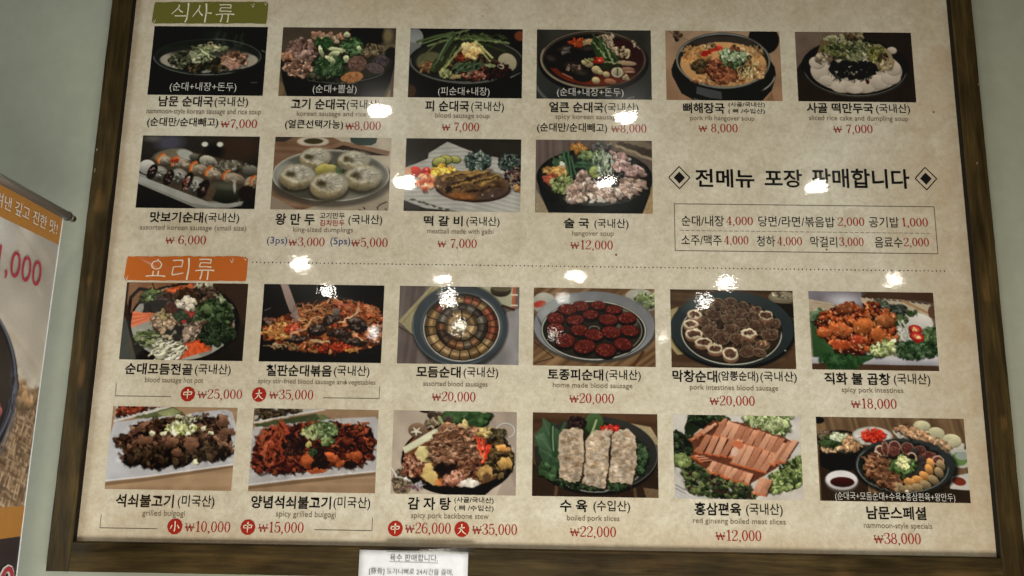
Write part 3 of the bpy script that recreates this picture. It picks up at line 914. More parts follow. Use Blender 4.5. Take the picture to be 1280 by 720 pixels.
def pic_dumplings():
    p = Pic((25, 1160, 12, 708), (132, 104, 80), 17)
    p.wood((104, 74, 54), (134, 104, 80), 3, 30)
    p.poly([(560, 0), (1180, 0), (1180, 350), (1000, 230), (900, 150)], (170, 158, 138), tex=.03)
    p.poly([(20, 60), (20, 10), (230, 0), (120, 60)], (60, 52, 46))
    p.poly([(0, 560), (300, 720), (0, 720)], (132, 118, 100))
    p.poly([(480, 110), (700, 50), (1150, 140), (1140, 180), (700, 90), (580, 130)], (128, 96, 74))
    p.poly([(580, 130), (690, 85), (1145, 185), (960, 180), (760, 150)], (54, 42, 34))
    p.ell(395, 55, 158, 50, (150, 134, 114))
    p.ell(395, 50, 150, 44, (178, 164, 144))
    p.ell(400, 50, 95, 28, (62, 56, 36))
    p.ell(400, 112, 70, 16, (130, 60, 40), a=.6, soft=4)
    p.poly([(750, 0), (1025, 0), (1010, 60), (960, 88), (830, 84), (765, 55)], (52, 68, 62))
    p.poly([(700, 600), (1160, 500), (1160, 720), (300, 720)], (150, 138, 118), tex=.03)
    for a in (((1060, 700), (1050, 680), (1080, 650), (1140, 625)), ((880, 700), (910, 720)), ((1130, 690), (1140, 700)), ((920, 680), (935, 695))):
        p.line(a, 9, (44, 36, 30))
    p.ell(590, 420, 600, 262, (60, 56, 50), a=.7, soft=6)
    p.ell(588, 380, 565, 250, (116, 114, 104))
    p.ring(588, 378, 560, 244, 10, (184, 182, 170), a=.8)
    p.ell(588, 385, 540, 232, (100, 100, 90), grad=-.25)
    p.ell(150, 370, 110, 110, (158, 158, 148), a=.6, soft=14)
    p.ell(400, 530, 330, 80, (58, 56, 48), a=.8, soft=8)
    p.ell(900, 480, 240, 90, (70, 68, 56), a=.6, soft=8)

    def dump(x, y, rx, ry):
        p.mark(x, y, rx * .9)
        p.ell(x, y + ry * .35, rx * 1.02, ry * .85, (46, 42, 32), a=.75, soft=5)
        p.ell(x, y, rx, ry, (126, 116, 90), grad=.34, tex=.02, soft=1.5)
        p.ell(x - rx * .1, y + ry * .2, rx * .7, ry * .5, (156, 132, 82), a=.6, soft=10)
        p.ell(x + rx * .10, y - ry * .22, rx * .88, ry * .74, (146, 141, 122), a=.95, tex=.02, soft=9)
        p.ell(x + rx * .30, y - ry * .30, rx * .5, ry * .46, (172, 168, 154), a=.8, soft=14)
        hx, hy = x - rx * .34, y - ry * .18
        for k in range(9):
            t = math.radians(-95 + k * 19 + p.r.uniform(-7, 7))
            L = p.r.uniform(.75, 1.15)
            q = [(hx + rx * .2 * math.cos(t), hy + ry * .2 * math.sin(t)), (hx + rx * .62 * L * math.cos(t + .1), hy + ry * .5 * L * math.sin(t + .1)), (hx + rx * 1.12 * L * math.cos(t + .05), hy + ry * .72 * L * math.sin(t + .05))]
            p.line(q, 20, (112, 104, 84), 6, a=.85, soft=3)
            p.line([(u - 5, v - 9) for u, v in q], 13, (206, 203, 192), 5, a=.6, soft=3)
        p.ell(hx, hy, rx * .27, ry * .24, (80, 70, 48), a=.85, soft=6)
        p.ell(hx - rx * .05, hy - ry * .02, rx * .15, ry * .12, (66, 54, 30), a=.8, soft=5)
        p.line([(x - rx * .86, y - ry * .15), (x - rx * .5, y + ry * .22), (x, y + ry * .34), (x + rx * .55, y + ry * .26)], 22, (186, 176, 146), 14, a=.75, soft=3.5)
        p.line([(x - rx * .8, y - ry * .2), (x - rx * .62, y - ry * .55), (x - rx * .2, y - ry * .78), (x + rx * .3, y - ry * .82)], 20, (190, 184, 164), 16, a=.75, soft=3.5)
    dump(425, 220, 150, 108)
    dump(800, 240, 158, 98)
    dump(262, 398, 170, 124)
    dump(898, 400, 176, 124)
    p.ell(500, 320, 70, 50, (156, 146, 66), -25, grad=.3)
    p.ell(590, 315, 70, 40, (150, 142, 74), 10, grad=.3)
    p.clump(('e', 670, 345, 44, 34), 20, ((76, 96, 60), (110, 124, 84), (56, 76, 46)), (10, 20))
    p.ell(690, 300, 50, 24, (96, 94, 84), a=.6, soft=4)
    dump(575, 482, 184, 130)
    return p.finish()


def pic_meat_patty():
    p = Pic((25, 1155, 12, 708), (44, 41, 37), 19)
    p.vgrad((46, 41, 37), (40, 38, 36))
    p.noise(.12, 130)
    pl = [(10, 300), (110, 265), (245, 205), (250, 155), (430, 42), (660, 130), (920, 190), (1160, 330), (1160, 708), (620, 712), (240, 680), (10, 600)]
    p.poly(pl, (158, 157, 150), tex=.015)
    for k in range(16):
        y = 70 + k * 42
        p.line([(60, y + 60 - k * 2), (600, y + 20), (1160, y + 150)], 12, (124, 122, 116), a=.35, soft=3)
        p.line([(60, y + 44 - k * 2), (600, y + 4), (1160, y + 134)], 9, (186, 186, 182), a=.4, soft=3)
    # keep the dark ground outside the plate
    for q in ([(0, 0), (0, 290), (110, 262), (242, 203), (248, 153), (430, 40), (430, 0)], [(430, 0), (430, 40), (660, 128), (700, 140), (920, 188), (1180, 200), (1180, 0)], [(0, 605), (240, 685), (560, 712), (0, 720)]):
        p.poly(q, (45, 42, 38), tex=.04)
    for (x, y, a) in ((110, 600, 0), (180, 622, 10), (215, 626, 0), (250, 640, 10), (320, 660, 20), (380, 680, 10), (450, 690, 0)):
        p.ell(x, y, 30 if x < 150 else 22, 10, (66, 62, 58), a, a=.9)
    p.line([(120, 605), (560, 712)], 6, (84, 80, 76), a=.6)
    p.ell(370, 250, 84, 46, (70, 74, 36), -15)
    for (x, y, rx, ry, a) in ((510, 215, 62, 38, 8), (420, 215, 70, 46, 10), (355, 235, 72, 46, -12)):
        p.ell(x, y, rx, ry, (68, 76, 34), a)
        p.ell(x, y - 4, rx - 9, ry - 8, (150, 148, 76), a, grad=.25, tex=.06)
    p.clump(('e', 400, 330, 115, 60), 46, ((206, 158, 46), (224, 180, 66), (180, 132, 36)), (18, 30), grad=.3, dark=.3)
    p.ell(130, 335, 62, 50, (190, 48, 34), 20, grad=.3)
    p.ell(235, 330, 46, 40, (178, 28, 24), grad=.35)
    p.ell(232, 312, 16, 10, (232, 170, 150), a=.8)
    p.clump(('e', 230, 430, 90, 70), 26, ((206, 110, 70), (190, 80, 52), (214, 150, 112)), (20, 36), grad=.2, dark=.2)
    p.ell(45, 330, 40, 40, (200, 150, 110), soft=3)
    p.clump(('e', 735, 225, 125, 85), 150, ((42, 54, 50), (60, 78, 70), (104, 122, 112), (30, 38, 36), (140, 154, 146)), (9, 20), (1, 2.4))
    p.clump(('e', 1050, 240, 120, 80), 110, ((48, 62, 56), (70, 88, 80), (120, 134, 126), (32, 40, 38)), (8, 17), (1, 2.2))
    p.clump(('e', 1090, 390, 100, 100), 90, ((48, 34, 46), (70, 46, 60), (30, 24, 28), (130, 104, 84), (180, 140, 100)), (9, 18))
    p.clump(('e', 1130, 490, 40, 30), 12, ((196, 150, 90), (160, 110, 66)), (10, 18))
    p.ell(690, 480, 372, 140, (44, 30, 24), 2, soft=1.5)
    p.ell(680, 455, 368, 138, (98, 72, 52), 2, grad=.3, tex=.07)
    p.clump(('e', 680, 440, 330, 110), 70, ((110, 84, 54), (84, 60, 44), (130, 100, 60)), (14, 34), (1.5, 3), (-35, 0), dark=.15, a=.6)
    for a in (((400, 400), (620, 330), (720, 325)), ((640, 370), (800, 330), (850, 325)), ((690, 440), (850, 380), (940, 360)), ((420, 500), (480, 460), (700, 420)), ((780, 450), (900, 390))):
        p.line(a, 34, (170, 132, 60), 18, a=.75, soft=3)
    for a in (((430, 395), (600, 355)), ((640, 395), (860, 330)), ((700, 440), (930, 370)), ((440, 460), (720, 390)), ((430, 545), (450, 500), (560, 470)), ((620, 520), (800, 500), (950, 460))):
        p.line(a, 26, (52, 38, 32), 14, a=.85, soft=2)
    p.ell(580, 560, 150, 34, (160, 92, 44), 4, a=.7, soft=6)
    p.ell(900, 540, 160, 44, (76, 60, 56), -14, a=.8, soft=6)
    p.ell(450, 500, 30, 34, (36, 28, 26), a=.9, soft=2)
    for x, y in ((350, 470), (785, 545), (880, 560)):
        p.ell(x, y, 9, 7, (220, 190, 160), a=.8)
    return p.finish()


def pic_hangover_soup():
    p = Pic((15, 1145, 10, 708), (92, 78, 72), 21)
    p.wood((84, 70, 66), (104, 90, 84), 90, 26)
    p.ell(950, 60, 260, 90, (112, 98, 76), 18, a=.9, soft=3)
    for k in range(5):
        p.ell(850 + 70 * k, 60 + 18 * k, 50, 40, (50, 42, 34), 25, a=.8, soft=3)
    p.line([(800, 60), (900, 100), (980, 120), (1040, 160), (1150, 190)], 26, (148, 132, 104), a=.9)
    p.poly([(20, 480), (160, 720), (20, 720)], (134, 120, 94), tex=.2)
    p.poly([(1140, 430), (1160, 720), (1020, 720)], (150, 126, 86), tex=.2)
    p.poly([(25, 360), (60, 520), (150, 720), (1040, 720), (1120, 520), (1145, 360)], (30, 32, 32))
    p.ell(585, 370, 560, 275, (26, 28, 28))
    p.ell(585, 365, 525, 250, (36, 36, 34))
    p.ring(600, 385, 510, 248, 6, (104, 108, 106), t0=35, t1=110, a=.8)
    p.ell(600, 580, 300, 50, (66, 66, 60), a=.7, soft=6)
    p.clump(('e', 440, 90, 70, 40), 26, ((166, 112, 48), (140, 88, 36), (190, 140, 70)), (16, 28))
    p.clump(('e', 640, 70, 90, 50), 20, ((96, 100, 92), (74, 72, 70), (120, 122, 112)), (16, 28))
    p.clump(('e', 230, 220, 60, 40), 16, ((56, 90, 50), (74, 108, 62)), (16, 28))
    p.clump(('p', [(110, 290), (300, 270), (320, 350), (110, 350)]), 30, ((190, 142, 74), (208, 162, 92), (168, 120, 60)), (16, 30), (1.2, 2.2), (-20, 20))
    p.clump(('p', [(95, 355), (200, 345), (190, 430), (110, 420)]), 18, ((150, 66, 46), (172, 84, 60)), (16, 28), (1, 2), (-30, 20))
    p.clump(('e', 280, 440, 120, 80), 90, ((104, 120, 58), (130, 146, 80), (72, 92, 42), (152, 164, 104)), (12, 24))
    p.clump(('e', 560, 250, 150, 70), 40, ((48, 90, 56), (36, 72, 44)), (20, 36))
    p.clump(('e', 540, 160, 100, 40), 34, ((80, 112, 56), (108, 138, 76), (130, 150, 90)), (14, 26))
    for (a, b, w) in (((285, 130), (330, 330), 34), ((330, 130), (365, 370), 28), ((360, 170), (400, 340), 26), ((420, 230), (600, 240), 30), ((400, 270), (600, 280), 26), ((200, 240), (290, 190), 24)):
        p.line([a, b], w, (44, 96, 54), w * .8)
        p.line([a, b], w * .25, (92, 140, 92))
    p.ell(265, 250, 34, 26, (178, 180, 166), 20, grad=.2)
    p.ell(590, 320, 50, 56, (152, 168, 72), grad=.2)
    p.strands(('e', 700, 240, 110, 90), 34, ((168, 184, 156), (140, 162, 124), (190, 200, 180)), (70, 150), (14, 24), (70, 140), .25)
    meat = ((168, 146, 132), (146, 122, 108), (184, 164, 150), (124, 98, 86))
    p.clump(('p', [(740, 120), (860, 150), (930, 260), (1060, 280), (1070, 340), (880, 350), (800, 300)]), 60, ((156, 126, 120), (136, 106, 98), (176, 148, 142)), (16, 34), (1.2, 2.6), (10, 50))
    p.clump(('p', [(880, 380), (1100, 400), (1040, 450), (980, 520), (860, 570), (800, 470)]), 60, meat, (16, 34), (1.2, 2.6), (-20, 50))
    p.poly([(870, 350), (1030, 350), (1020, 380), (900, 378)], (70, 44, 36), a=.8)
    p.clump(('p', [(440, 330), (530, 320), (520, 590), (380, 600), (310, 570), (330, 490), (400, 460)]), 80, meat, (18, 38), (1.2, 2.4), (70, 130))
    p.clump(('p', [(530, 420), (840, 480), (860, 580), (700, 590), (540, 570)]), 80, meat, (16, 34), (1.2, 2.6), (0, 50))
    p.ell(560, 600, 30, 14, (196, 194, 186), -20)
    p.ell(650, 592, 42, 18, (180, 176, 170), 5)
    p.ell(925, 190, 20, 16, (180, 170, 160))
    return p.finish()


def pic_hot_pot():
    p = Pic((40, 1160, 10, 712), (40, 34, 30), 23)
    p.vgrad((60, 44, 34), (32, 30, 28))
    p.poly([(60, 0), (560, 0), (300, 90), (100, 300), (60, 200)], (128, 88, 62), tex=.05)
    p.poly([(820, 0), (1180, 0), (1160, 420), (1040, 200)], (58, 42, 34), tex=.06)
    p.poly([(10, 330), (60, 330), (200, 720), (0, 720)], (64, 68, 64), tex=.04)
    p.line([(270, 0), (285, 50), (285, 70)], 8, (40, 30, 24))
    p.line([(85, 300), (90, 150), (160, 70), (300, 80)], 30, (24, 21, 19))
    p.ell(600, 372, 505, 362, (22, 20, 18))
    p.ell(590, 372, 475, 340, (146, 146, 136), tex=.03, grad=-.05)
    p.line([(120, 520), (160, 700)], 12, (88, 64, 46))
    p.ell(820, 640, 60, 26, (120, 120, 112), -20)
    p.clump(('e', 640, 370, 280, 240), 110, ((36, 34, 26), (46, 44, 32), (28, 28, 22)), (20, 40))
    p.strands(('p', [(360, 90), (620, 20), (620, 90), (420, 130)]), 26, ((206, 90, 40), (190, 74, 34), (222, 112, 60)), (90, 170), (14, 24), (-25, -5), .1)
    p.clump(('e', 300, 150, 110, 60), 60, ((70, 92, 46), (96, 120, 62), (42, 58, 30), (124, 142, 84)), (12, 26), (1.4, 3), (-40, 0))
    p.clump(('e', 320, 240, 100, 50), 40, ((30, 28, 24), (44, 40, 34)), (16, 30))
    p.clump(('e', 450, 170, 90, 50), 26, ((62, 48, 46), (84, 70, 66), (40, 30, 28)), (18, 36), (1.2, 2.2), (-50, 10))
    p.strands(('p', [(670, 10), (830, 40), (840, 90), (690, 90)]), 16, ((196, 194, 170), (178, 176, 150)), (60, 100), (14, 22), (60, 120), .1)
    p.clump(('e', 790, 120, 110, 70), 60, ((92, 72, 56), (70, 52, 40), (122, 98, 78), (46, 34, 28)), (14, 28))
    p.ell(845, 165, 56, 60, (56, 40, 34), grad=.35, tex=.1)
    p.clump(('e', 620, 110, 130, 40), 30, ((36, 28, 24), (56, 42, 34)), (18, 34))
    p.strands(('p', [(880, 110), (960, 140), (1030, 240), (920, 240)]), 20, ((176, 180, 144), (150, 160, 116), (120, 136, 90)), (60, 110), (12, 20), (20, 60), .1)
    for (cx, cy, n, L, a0, a1, c) in ((320, 330, 8, 190, 160, 210, (212, 96, 54)), (1000, 360, 5, 110, 60, 120, (220, 82, 34)), (620, 560, 9, 230, 5, 75, (216, 80, 34))):
        pass
    for k in range(7):
        p.line([(310, 300 + k * 6), (130, 290 + k * 20)], 24, (206, 92, 54) if k % 2 else (220, 120, 80), 26)
    for k in range(6):
        p.line([(965 + k * 15, 295 + 3 * k), (1000 + k * 8, 430 - 8 * abs(k - 3))], 22, (224, 86, 34) if k % 2 else (204, 70, 28))
    for k in range(9):
        p.line([(640 + k * 14, 555 - 2 * k), (600 + k * 32, 685 - k * 10)], 32, (224, 86, 36) if k % 2 else (206, 72, 28), 36)
    p.strands(('p', [(200, 480), (380, 440), (400, 580), (240, 600)]), 34, ((128, 144, 84), (96, 116, 58), (160, 170, 116), (60, 76, 38)), (70, 130), (13, 24), (-30, 30), .15)
    p.strands(('p', [(370, 540), (600, 560), (590, 690), (420, 680), (350, 630)]), 46, ((206, 204, 172), (186, 184, 150), (222, 220, 196)), (90, 170), (13, 22), (-45, 0), .25)
    p.clump(('e', 860, 320, 180, 150), 130, ((40, 56, 32), (56, 78, 42), (28, 40, 26), (78, 102, 60)), (14, 34))
    p.clump(('e', 900, 470, 180, 90), 90, ((30, 44, 28), (44, 62, 36), (22, 30, 22)), (14, 30))
    p.strands(('e', 880, 480, 180, 90), 40, ((74, 96, 64), (96, 118, 84), (44, 60, 36)), (50, 120), (4, 8), (0, 180), .3)
    p.ell(800, 250, 60, 40, (92, 116, 66), 20, grad=.3)
    p.clump(('e', 420, 370, 120, 80), 90, ((156, 132, 106), (130, 102, 80), (178, 158, 130), (90, 66, 50)), (14, 28), (1, 2))
    p.clump(('e', 400, 300, 50, 36), 16, ((176, 156, 106), (150, 130, 84)), (14, 24))
    p.clump(('p', [(600, 390), (780, 370), (720, 520), (620, 530)]), 60, ((150, 128, 112), (120, 98, 82), (172, 152, 136), (84, 62, 50)), (12, 26), (1.4, 3), (-60, -20))
    p.clump(('e', 470, 250, 60, 34), 20, ((84, 44, 34), (64, 34, 28)), (16, 30))
    p.clump(('e', 610, 200, 80, 50), 34, ((196, 188, 168), (176, 164, 142), (212, 206, 190)), (16, 30), (1, 2))
    p.line([(585, 190), (600, 260)], 10, (110, 96, 78))
    p.clump(('e', 640, 300, 50, 34), 20, ((176, 54, 40), (150, 40, 30)), (12, 22))
    p.clump(('e', 570, 320, 70, 40), 26, ((42, 60, 36), (60, 84, 48)), (12, 24))
    p.ell(605, 368, 26, 14, (160, 44, 34))
    p.poly([(540, 400), (600, 400), (600, 520), (540, 520)], (26, 24, 20), a=.8)
    p.clump(('e', 460, 505, 30, 20), 8, ((150, 140, 110),), (10, 20))
    return p.finish()


def pic_stir_fry():
    p = Pic((25, 1130, 12, 710), (24, 25, 23), 25)
    p.ring(580, 370, 600, 250, 6, (104, 106, 96), t0=-95, t1=-55, a=.7)
    p.ell(560, 380, 570, 240, (34, 30, 26))
    p.line([(45, 255), (100, 228)], 6, (130, 130, 120), a=.8)
    p.ell(640, 160, 200, 40, (56, 50, 46), a=.5, soft=14)
    reg = ('p', [(30, 400), (120, 350), (260, 280), (420, 200), (700, 150), (1000, 210), (1120, 280), (1120, 540), (900, 620), (600, 625), (300, 590), (60, 500)])
    p.poly(reg[1], (90, 44, 24))
    p.clump(reg, 330, ((150, 76, 38), (176, 98, 52), (110, 50, 26), (190, 122, 74), (84, 40, 24), (140, 48, 28)), (10, 26), (1, 2.6), dark=.5, shine=.12)
    p.strands(('p', [(330, 210), (680, 170), (700, 330), (400, 380)]), 90, ((204, 140, 86), (180, 104, 56), (160, 82, 40)), (60, 150), (8, 15), (-50, 40), .35)
    p.strands(('p', [(680, 150), (1090, 220), (1090, 330), (760, 280)]), 60, ((190, 98, 52), (210, 134, 84), (160, 66, 36)), (60, 140), (8, 15), (0, 60), .35)
    p.clump(('e', 190, 440, 130, 80), 110, ((190, 136, 66), (206, 158, 86), (164, 106, 48), (176, 84, 44)), (10, 20), (1, 2.2))
    p.clump(('e', 85, 340, 44, 28), 10, ((120, 88, 78), (96, 62, 52)), (14, 26))
    p.clump(('e', 300, 410, 60, 40), 26, ((180, 60, 36), (206, 110, 80)), (10, 20))
    for (x, y, rx, ry, a) in ((540, 420, 90, 60, -10), (740, 455, 120, 44, 3), (660, 330, 90, 46, -20), (910, 380, 90, 70, 10), (360, 510, 100, 40, -15), (860, 520, 130, 40, 8), (870, 340, 70, 30, 0)):
        p.ell(x, y, rx, ry, (46, 34, 28), a, grad=.3, tex=.15, soft=2)
        p.clump(('e', x, y - 8, rx * .7, ry * .5), 16, ((90, 76, 70), (64, 48, 42), (116, 102, 94)), (6, 13), dark=0)
    p.ell(700, 265, 36, 40, (92, 84, 78), grad=.3, tex=.15)
    p.line([(740, 350), (860, 290), (910, 245), (890, 170)], 16, (214, 180, 134), 6)
    p.line([(430, 390), (480, 320), (560, 310)], 16, (212, 160, 106))
    p.line([(300, 460), (440, 420)], 20, (206, 150, 110))
    p.line([(860, 440), (960, 510)], 12, (206, 160, 116))
    p.line([(500, 520), (640, 525)], 30, (190, 156, 110), 20)
    p.line([(690, 170), (800, 200)], 34, (190, 96, 66), 16)
    p.clump(('e', 720, 580, 160, 30), 40, ((160, 50, 28), (186, 70, 40), (130, 40, 24)), (12, 24))
    p.strands(('e', 230, 575, 160, 26), 24, ((176, 150, 110), (150, 112, 70)), (30, 60), (8, 14), (0, 30))
    p.strands(('e', 870, 605, 60, 14), 12, ((206, 150, 66), (190, 120, 60)), (20, 40), (8, 12), (0, 60))
    p.ell(60, 620, 500, 60, (22, 23, 21), 12, soft=2, a=.0)
    p.poly([(170, 0), (240, 0), (345, 240), (362, 320), (335, 360), (310, 330), (240, 180)], (150, 128, 120), grad=.1)
    p.line([(320, 260), (355, 330)], 14, (170, 146, 132))
    p.line([(345, 300), (330, 270)], 5, (90, 70, 60))
    return p.finish()


def sausage_ring(p, cx, cy, R, ry, n, t0, t1, w, cols, seed):
    """short sausage lengths laid end to end along an arc"""
    r = np.random.RandomState(seed)
    q = ry / R
    for k in range(n):
        a = math.radians(t0 + (t1 - t0) * (k + .06) / n)
        b = math.radians(t0 + (t1 - t0) * (k + .94) / n)
        c = np.array(cols[r.randint(len(cols))], float) * r.uniform(.82, 1.1)
        dw = r.uniform(-3, 3)

        def arc(rad, s=0.0):
            bulge = w * s
            return [(cx + (rad + bulge * math.sin(math.pi * i / 5)) * math.cos(a + (b - a) * i / 5), cy + (rad + bulge * math.sin(math.pi * i / 5)) * q * math.sin(a + (b - a) * i / 5)) for i in range(6)]
        p.poly([(x, y + 5) for x, y in arc(R + w + 5, .1) + arc(R - w - 5, -.1)[::-1]], c * .3, a=.65)
        p.poly(arc(R + w + dw, .16) + arc(R - w + dw, -.10)[::-1], c, tex=.12)
        p.poly(arc(R + w + dw, .16) + arc(R + w * .45 + dw)[::-1], c * .62, a=.7, tex=.1)
        p.poly(arc(R + w * .25 + dw) + arc(R - w * .45 + dw)[::-1], np.minimum(c * 1.32 + 8, 230), a=.55, tex=.16)
        m = (a + b) / 2
        p.ell(cx + (R - w * .1) * math.cos(m), cy + (R - w * .1) * q * math.sin(m), w * .35, w * .16, np.minimum(c * 1.7 + 25, 235), math.degrees(m) + 90, a=.45, soft=1.5)


def pic_sausage_wheel():
    p = Pic((20, 1110, 10, 710), (104, 94, 92), 27)
    p.wood((84, 72, 70), (112, 102, 98), 96, 30)
    p.poly([(760, 720), (1000, 240), (1120, 200), (1120, 720)], (146, 144, 148), a=.75, tex=.02)
    p.ell(850, 640, 180, 140, (96, 92, 92), a=.5, soft=16)
    p.poly([(20, 330), (310, 0), (420, 0), (160, 460)], (148, 140, 104), tex=.1)
    p.line([(60, 340), (330, 20)], 8, (120, 112, 80))
    p.line([(20, 380), (150, 455)], 14, (74, 68, 52))
    p.poly([(700, 0), (1060, 0), (1040, 200), (940, 180)], (158, 156, 130), tex=.03)
    p.ell(940, 40, 95, 60, (66, 58, 44), grad=.3)
    p.ell(950, 20, 90, 30, (96, 88, 66))
    p.line([(1066, 10), (1058, 185)], 34, (168, 92, 60))
    p.line([(1040, 80), (1090, 80)], 14, (206, 190, 170))
    p.line([(1040, 175), (1090, 175)], 14, (206, 190, 170))
    p.line([(960, 180), (1060, 215)], 24, (70, 48, 38))
    p.ell(580, 375, 435, 392, (34, 36, 36), a=.7, soft=5)
    p.ell(572, 362, 425, 362, (58, 66, 72))
    p.ring(572, 362, 418, 355, 7, (92, 102, 108), t0=60, t1=190)
    p.ell(590, 375, 372, 315, (76, 82, 84))
    p.ell(592, 382, 350, 308, (46, 42, 38))
    p.ring(592, 380, 342, 302, 10, (178, 180, 176), t0=-60, t1=200)
    p.ell(592, 380, 332, 292, (44, 38, 30))
    br = ((132, 104, 68), (116, 90, 56), (146, 118, 80), (106, 80, 52))
    rd = ((116, 60, 42), (96, 50, 38), (130, 76, 50))
    dk = ((74, 66, 58), (60, 52, 46), (92, 86, 78), (112, 110, 104), (120, 96, 64))
    sausage_ring(p, 595, 378, 285, 250, 10, 40, 215, 44, br, 1)
    sausage_ring(p, 595, 378, 285, 245, 9, 215, 345, 40, rd + br[:1], 2)
    sausage_ring(p, 595, 378, 282, 245, 4, 345, 400, 42, rd + br, 3)
    sausage_ring(p, 592, 365, 188, 170, 9, -170, 40, 36, dk, 4)
    sausage_ring(p, 592, 375, 190, 170, 7, 40, 190, 36, ((110, 72, 44), (66, 50, 40), (84, 72, 58), (134, 92, 60)), 5)
    sausage_ring(p, 590, 360, 105, 96, 8, 0, 360, 38, br + ((84, 72, 50),), 6)
    p.ell(575, 370, 70, 62, (168, 160, 136), tex=.1)
    p.clump(('e', 575, 370, 60, 50), 30, ((200, 194, 170), (120, 108, 80), (170, 160, 130)), (8, 16), dark=.4)
    return p.finish()


def pic_red_sausage():
    p = Pic((15, 1110, 10, 710), (120, 90, 60), 29)
    p.wood((92, 64, 42), (150, 116, 78), -35, 26)
    p.line([(20, 500), (200, 640), (0, 700)], 6, (50, 34, 22))
    p.line([(1000, 580), (900, 720)], 26, (84, 56, 36))
    p.ell(110, 150, 110, 95, (164, 162, 150), grad=.1)
    p.ell(70, 160, 60, 30, (188, 60, 42), -12)
    p.ell(1000, 110, 160, 100, (172, 170, 156), 10)
    p.clump(('e', 1040, 110, 110, 60), 40, ((124, 146, 74), (150, 168, 100), (96, 118, 58), (176, 188, 134)), (14, 28), (1, 2.6), (-50, 0))
    p.ell(565, 365, 560, 320, (60, 60, 60), a=.8, soft=4)
    p.ell(562, 350, 545, 312, (128, 130, 134), grad=-.08, tex=.02)
    p.ell(230, 180, 170, 90, (168, 176, 174), -28, a=.7, soft=14)
    p.ell(1010, 300, 90, 160, (116, 114, 120), a=.6, soft=14)
    for k in range(6):
        p.line([(40 + k * 8, 260 + k * 14), (90 + k * 6, 340 + k * 24)], 8, (70, 72, 76), a=.5, soft=3)
    p.ell(558, 392, 475, 272, (40, 38, 34))
    p.ring(558, 390, 465, 262, 11, (186, 188, 178))
    p.ell(558, 388, 448, 250, (48, 44, 38))
    p.ell(830, 300, 130, 120, (130, 124, 108), a=.5, soft=8)
    p.ring(560, 388, 430, 236, 8, (130, 128, 116), t0=-60, t1=60)
    p.ring(562, 375, 44, 22, 6, (150, 150, 140))
    sp = ((150, 66, 54), (96, 30, 26), (176, 96, 80), (58, 20, 18))
    for (x, y, rx, ry) in ((600, 165, 72, 38), (440, 175, 76, 46), (740, 200, 78, 40), (320, 205, 86, 48), (530, 248, 74, 42), (860, 275, 84, 50), (215, 290, 78, 56), (690, 290, 88, 52), (390, 298, 80, 46), (880, 388, 86, 50), (215, 380, 80, 52), (430, 390, 84, 50), (715, 405, 86, 54), (560, 430, 88, 52), (300, 485, 90, 64), (820, 510, 84, 56), (475, 535, 98, 62), (665, 565, 92, 60)):
        p.slice_(x, y, rx, ry, (78, 32, 28), (98, 38, 32), wall=26, wallc=(26, 17, 15), rimw=5, speck=sp, n=42, ang=p.r.uniform(-8, 8))
    p.ell(200, 430, 40, 26, (190, 160, 120), a=.5, soft=4)
    return p.finish()


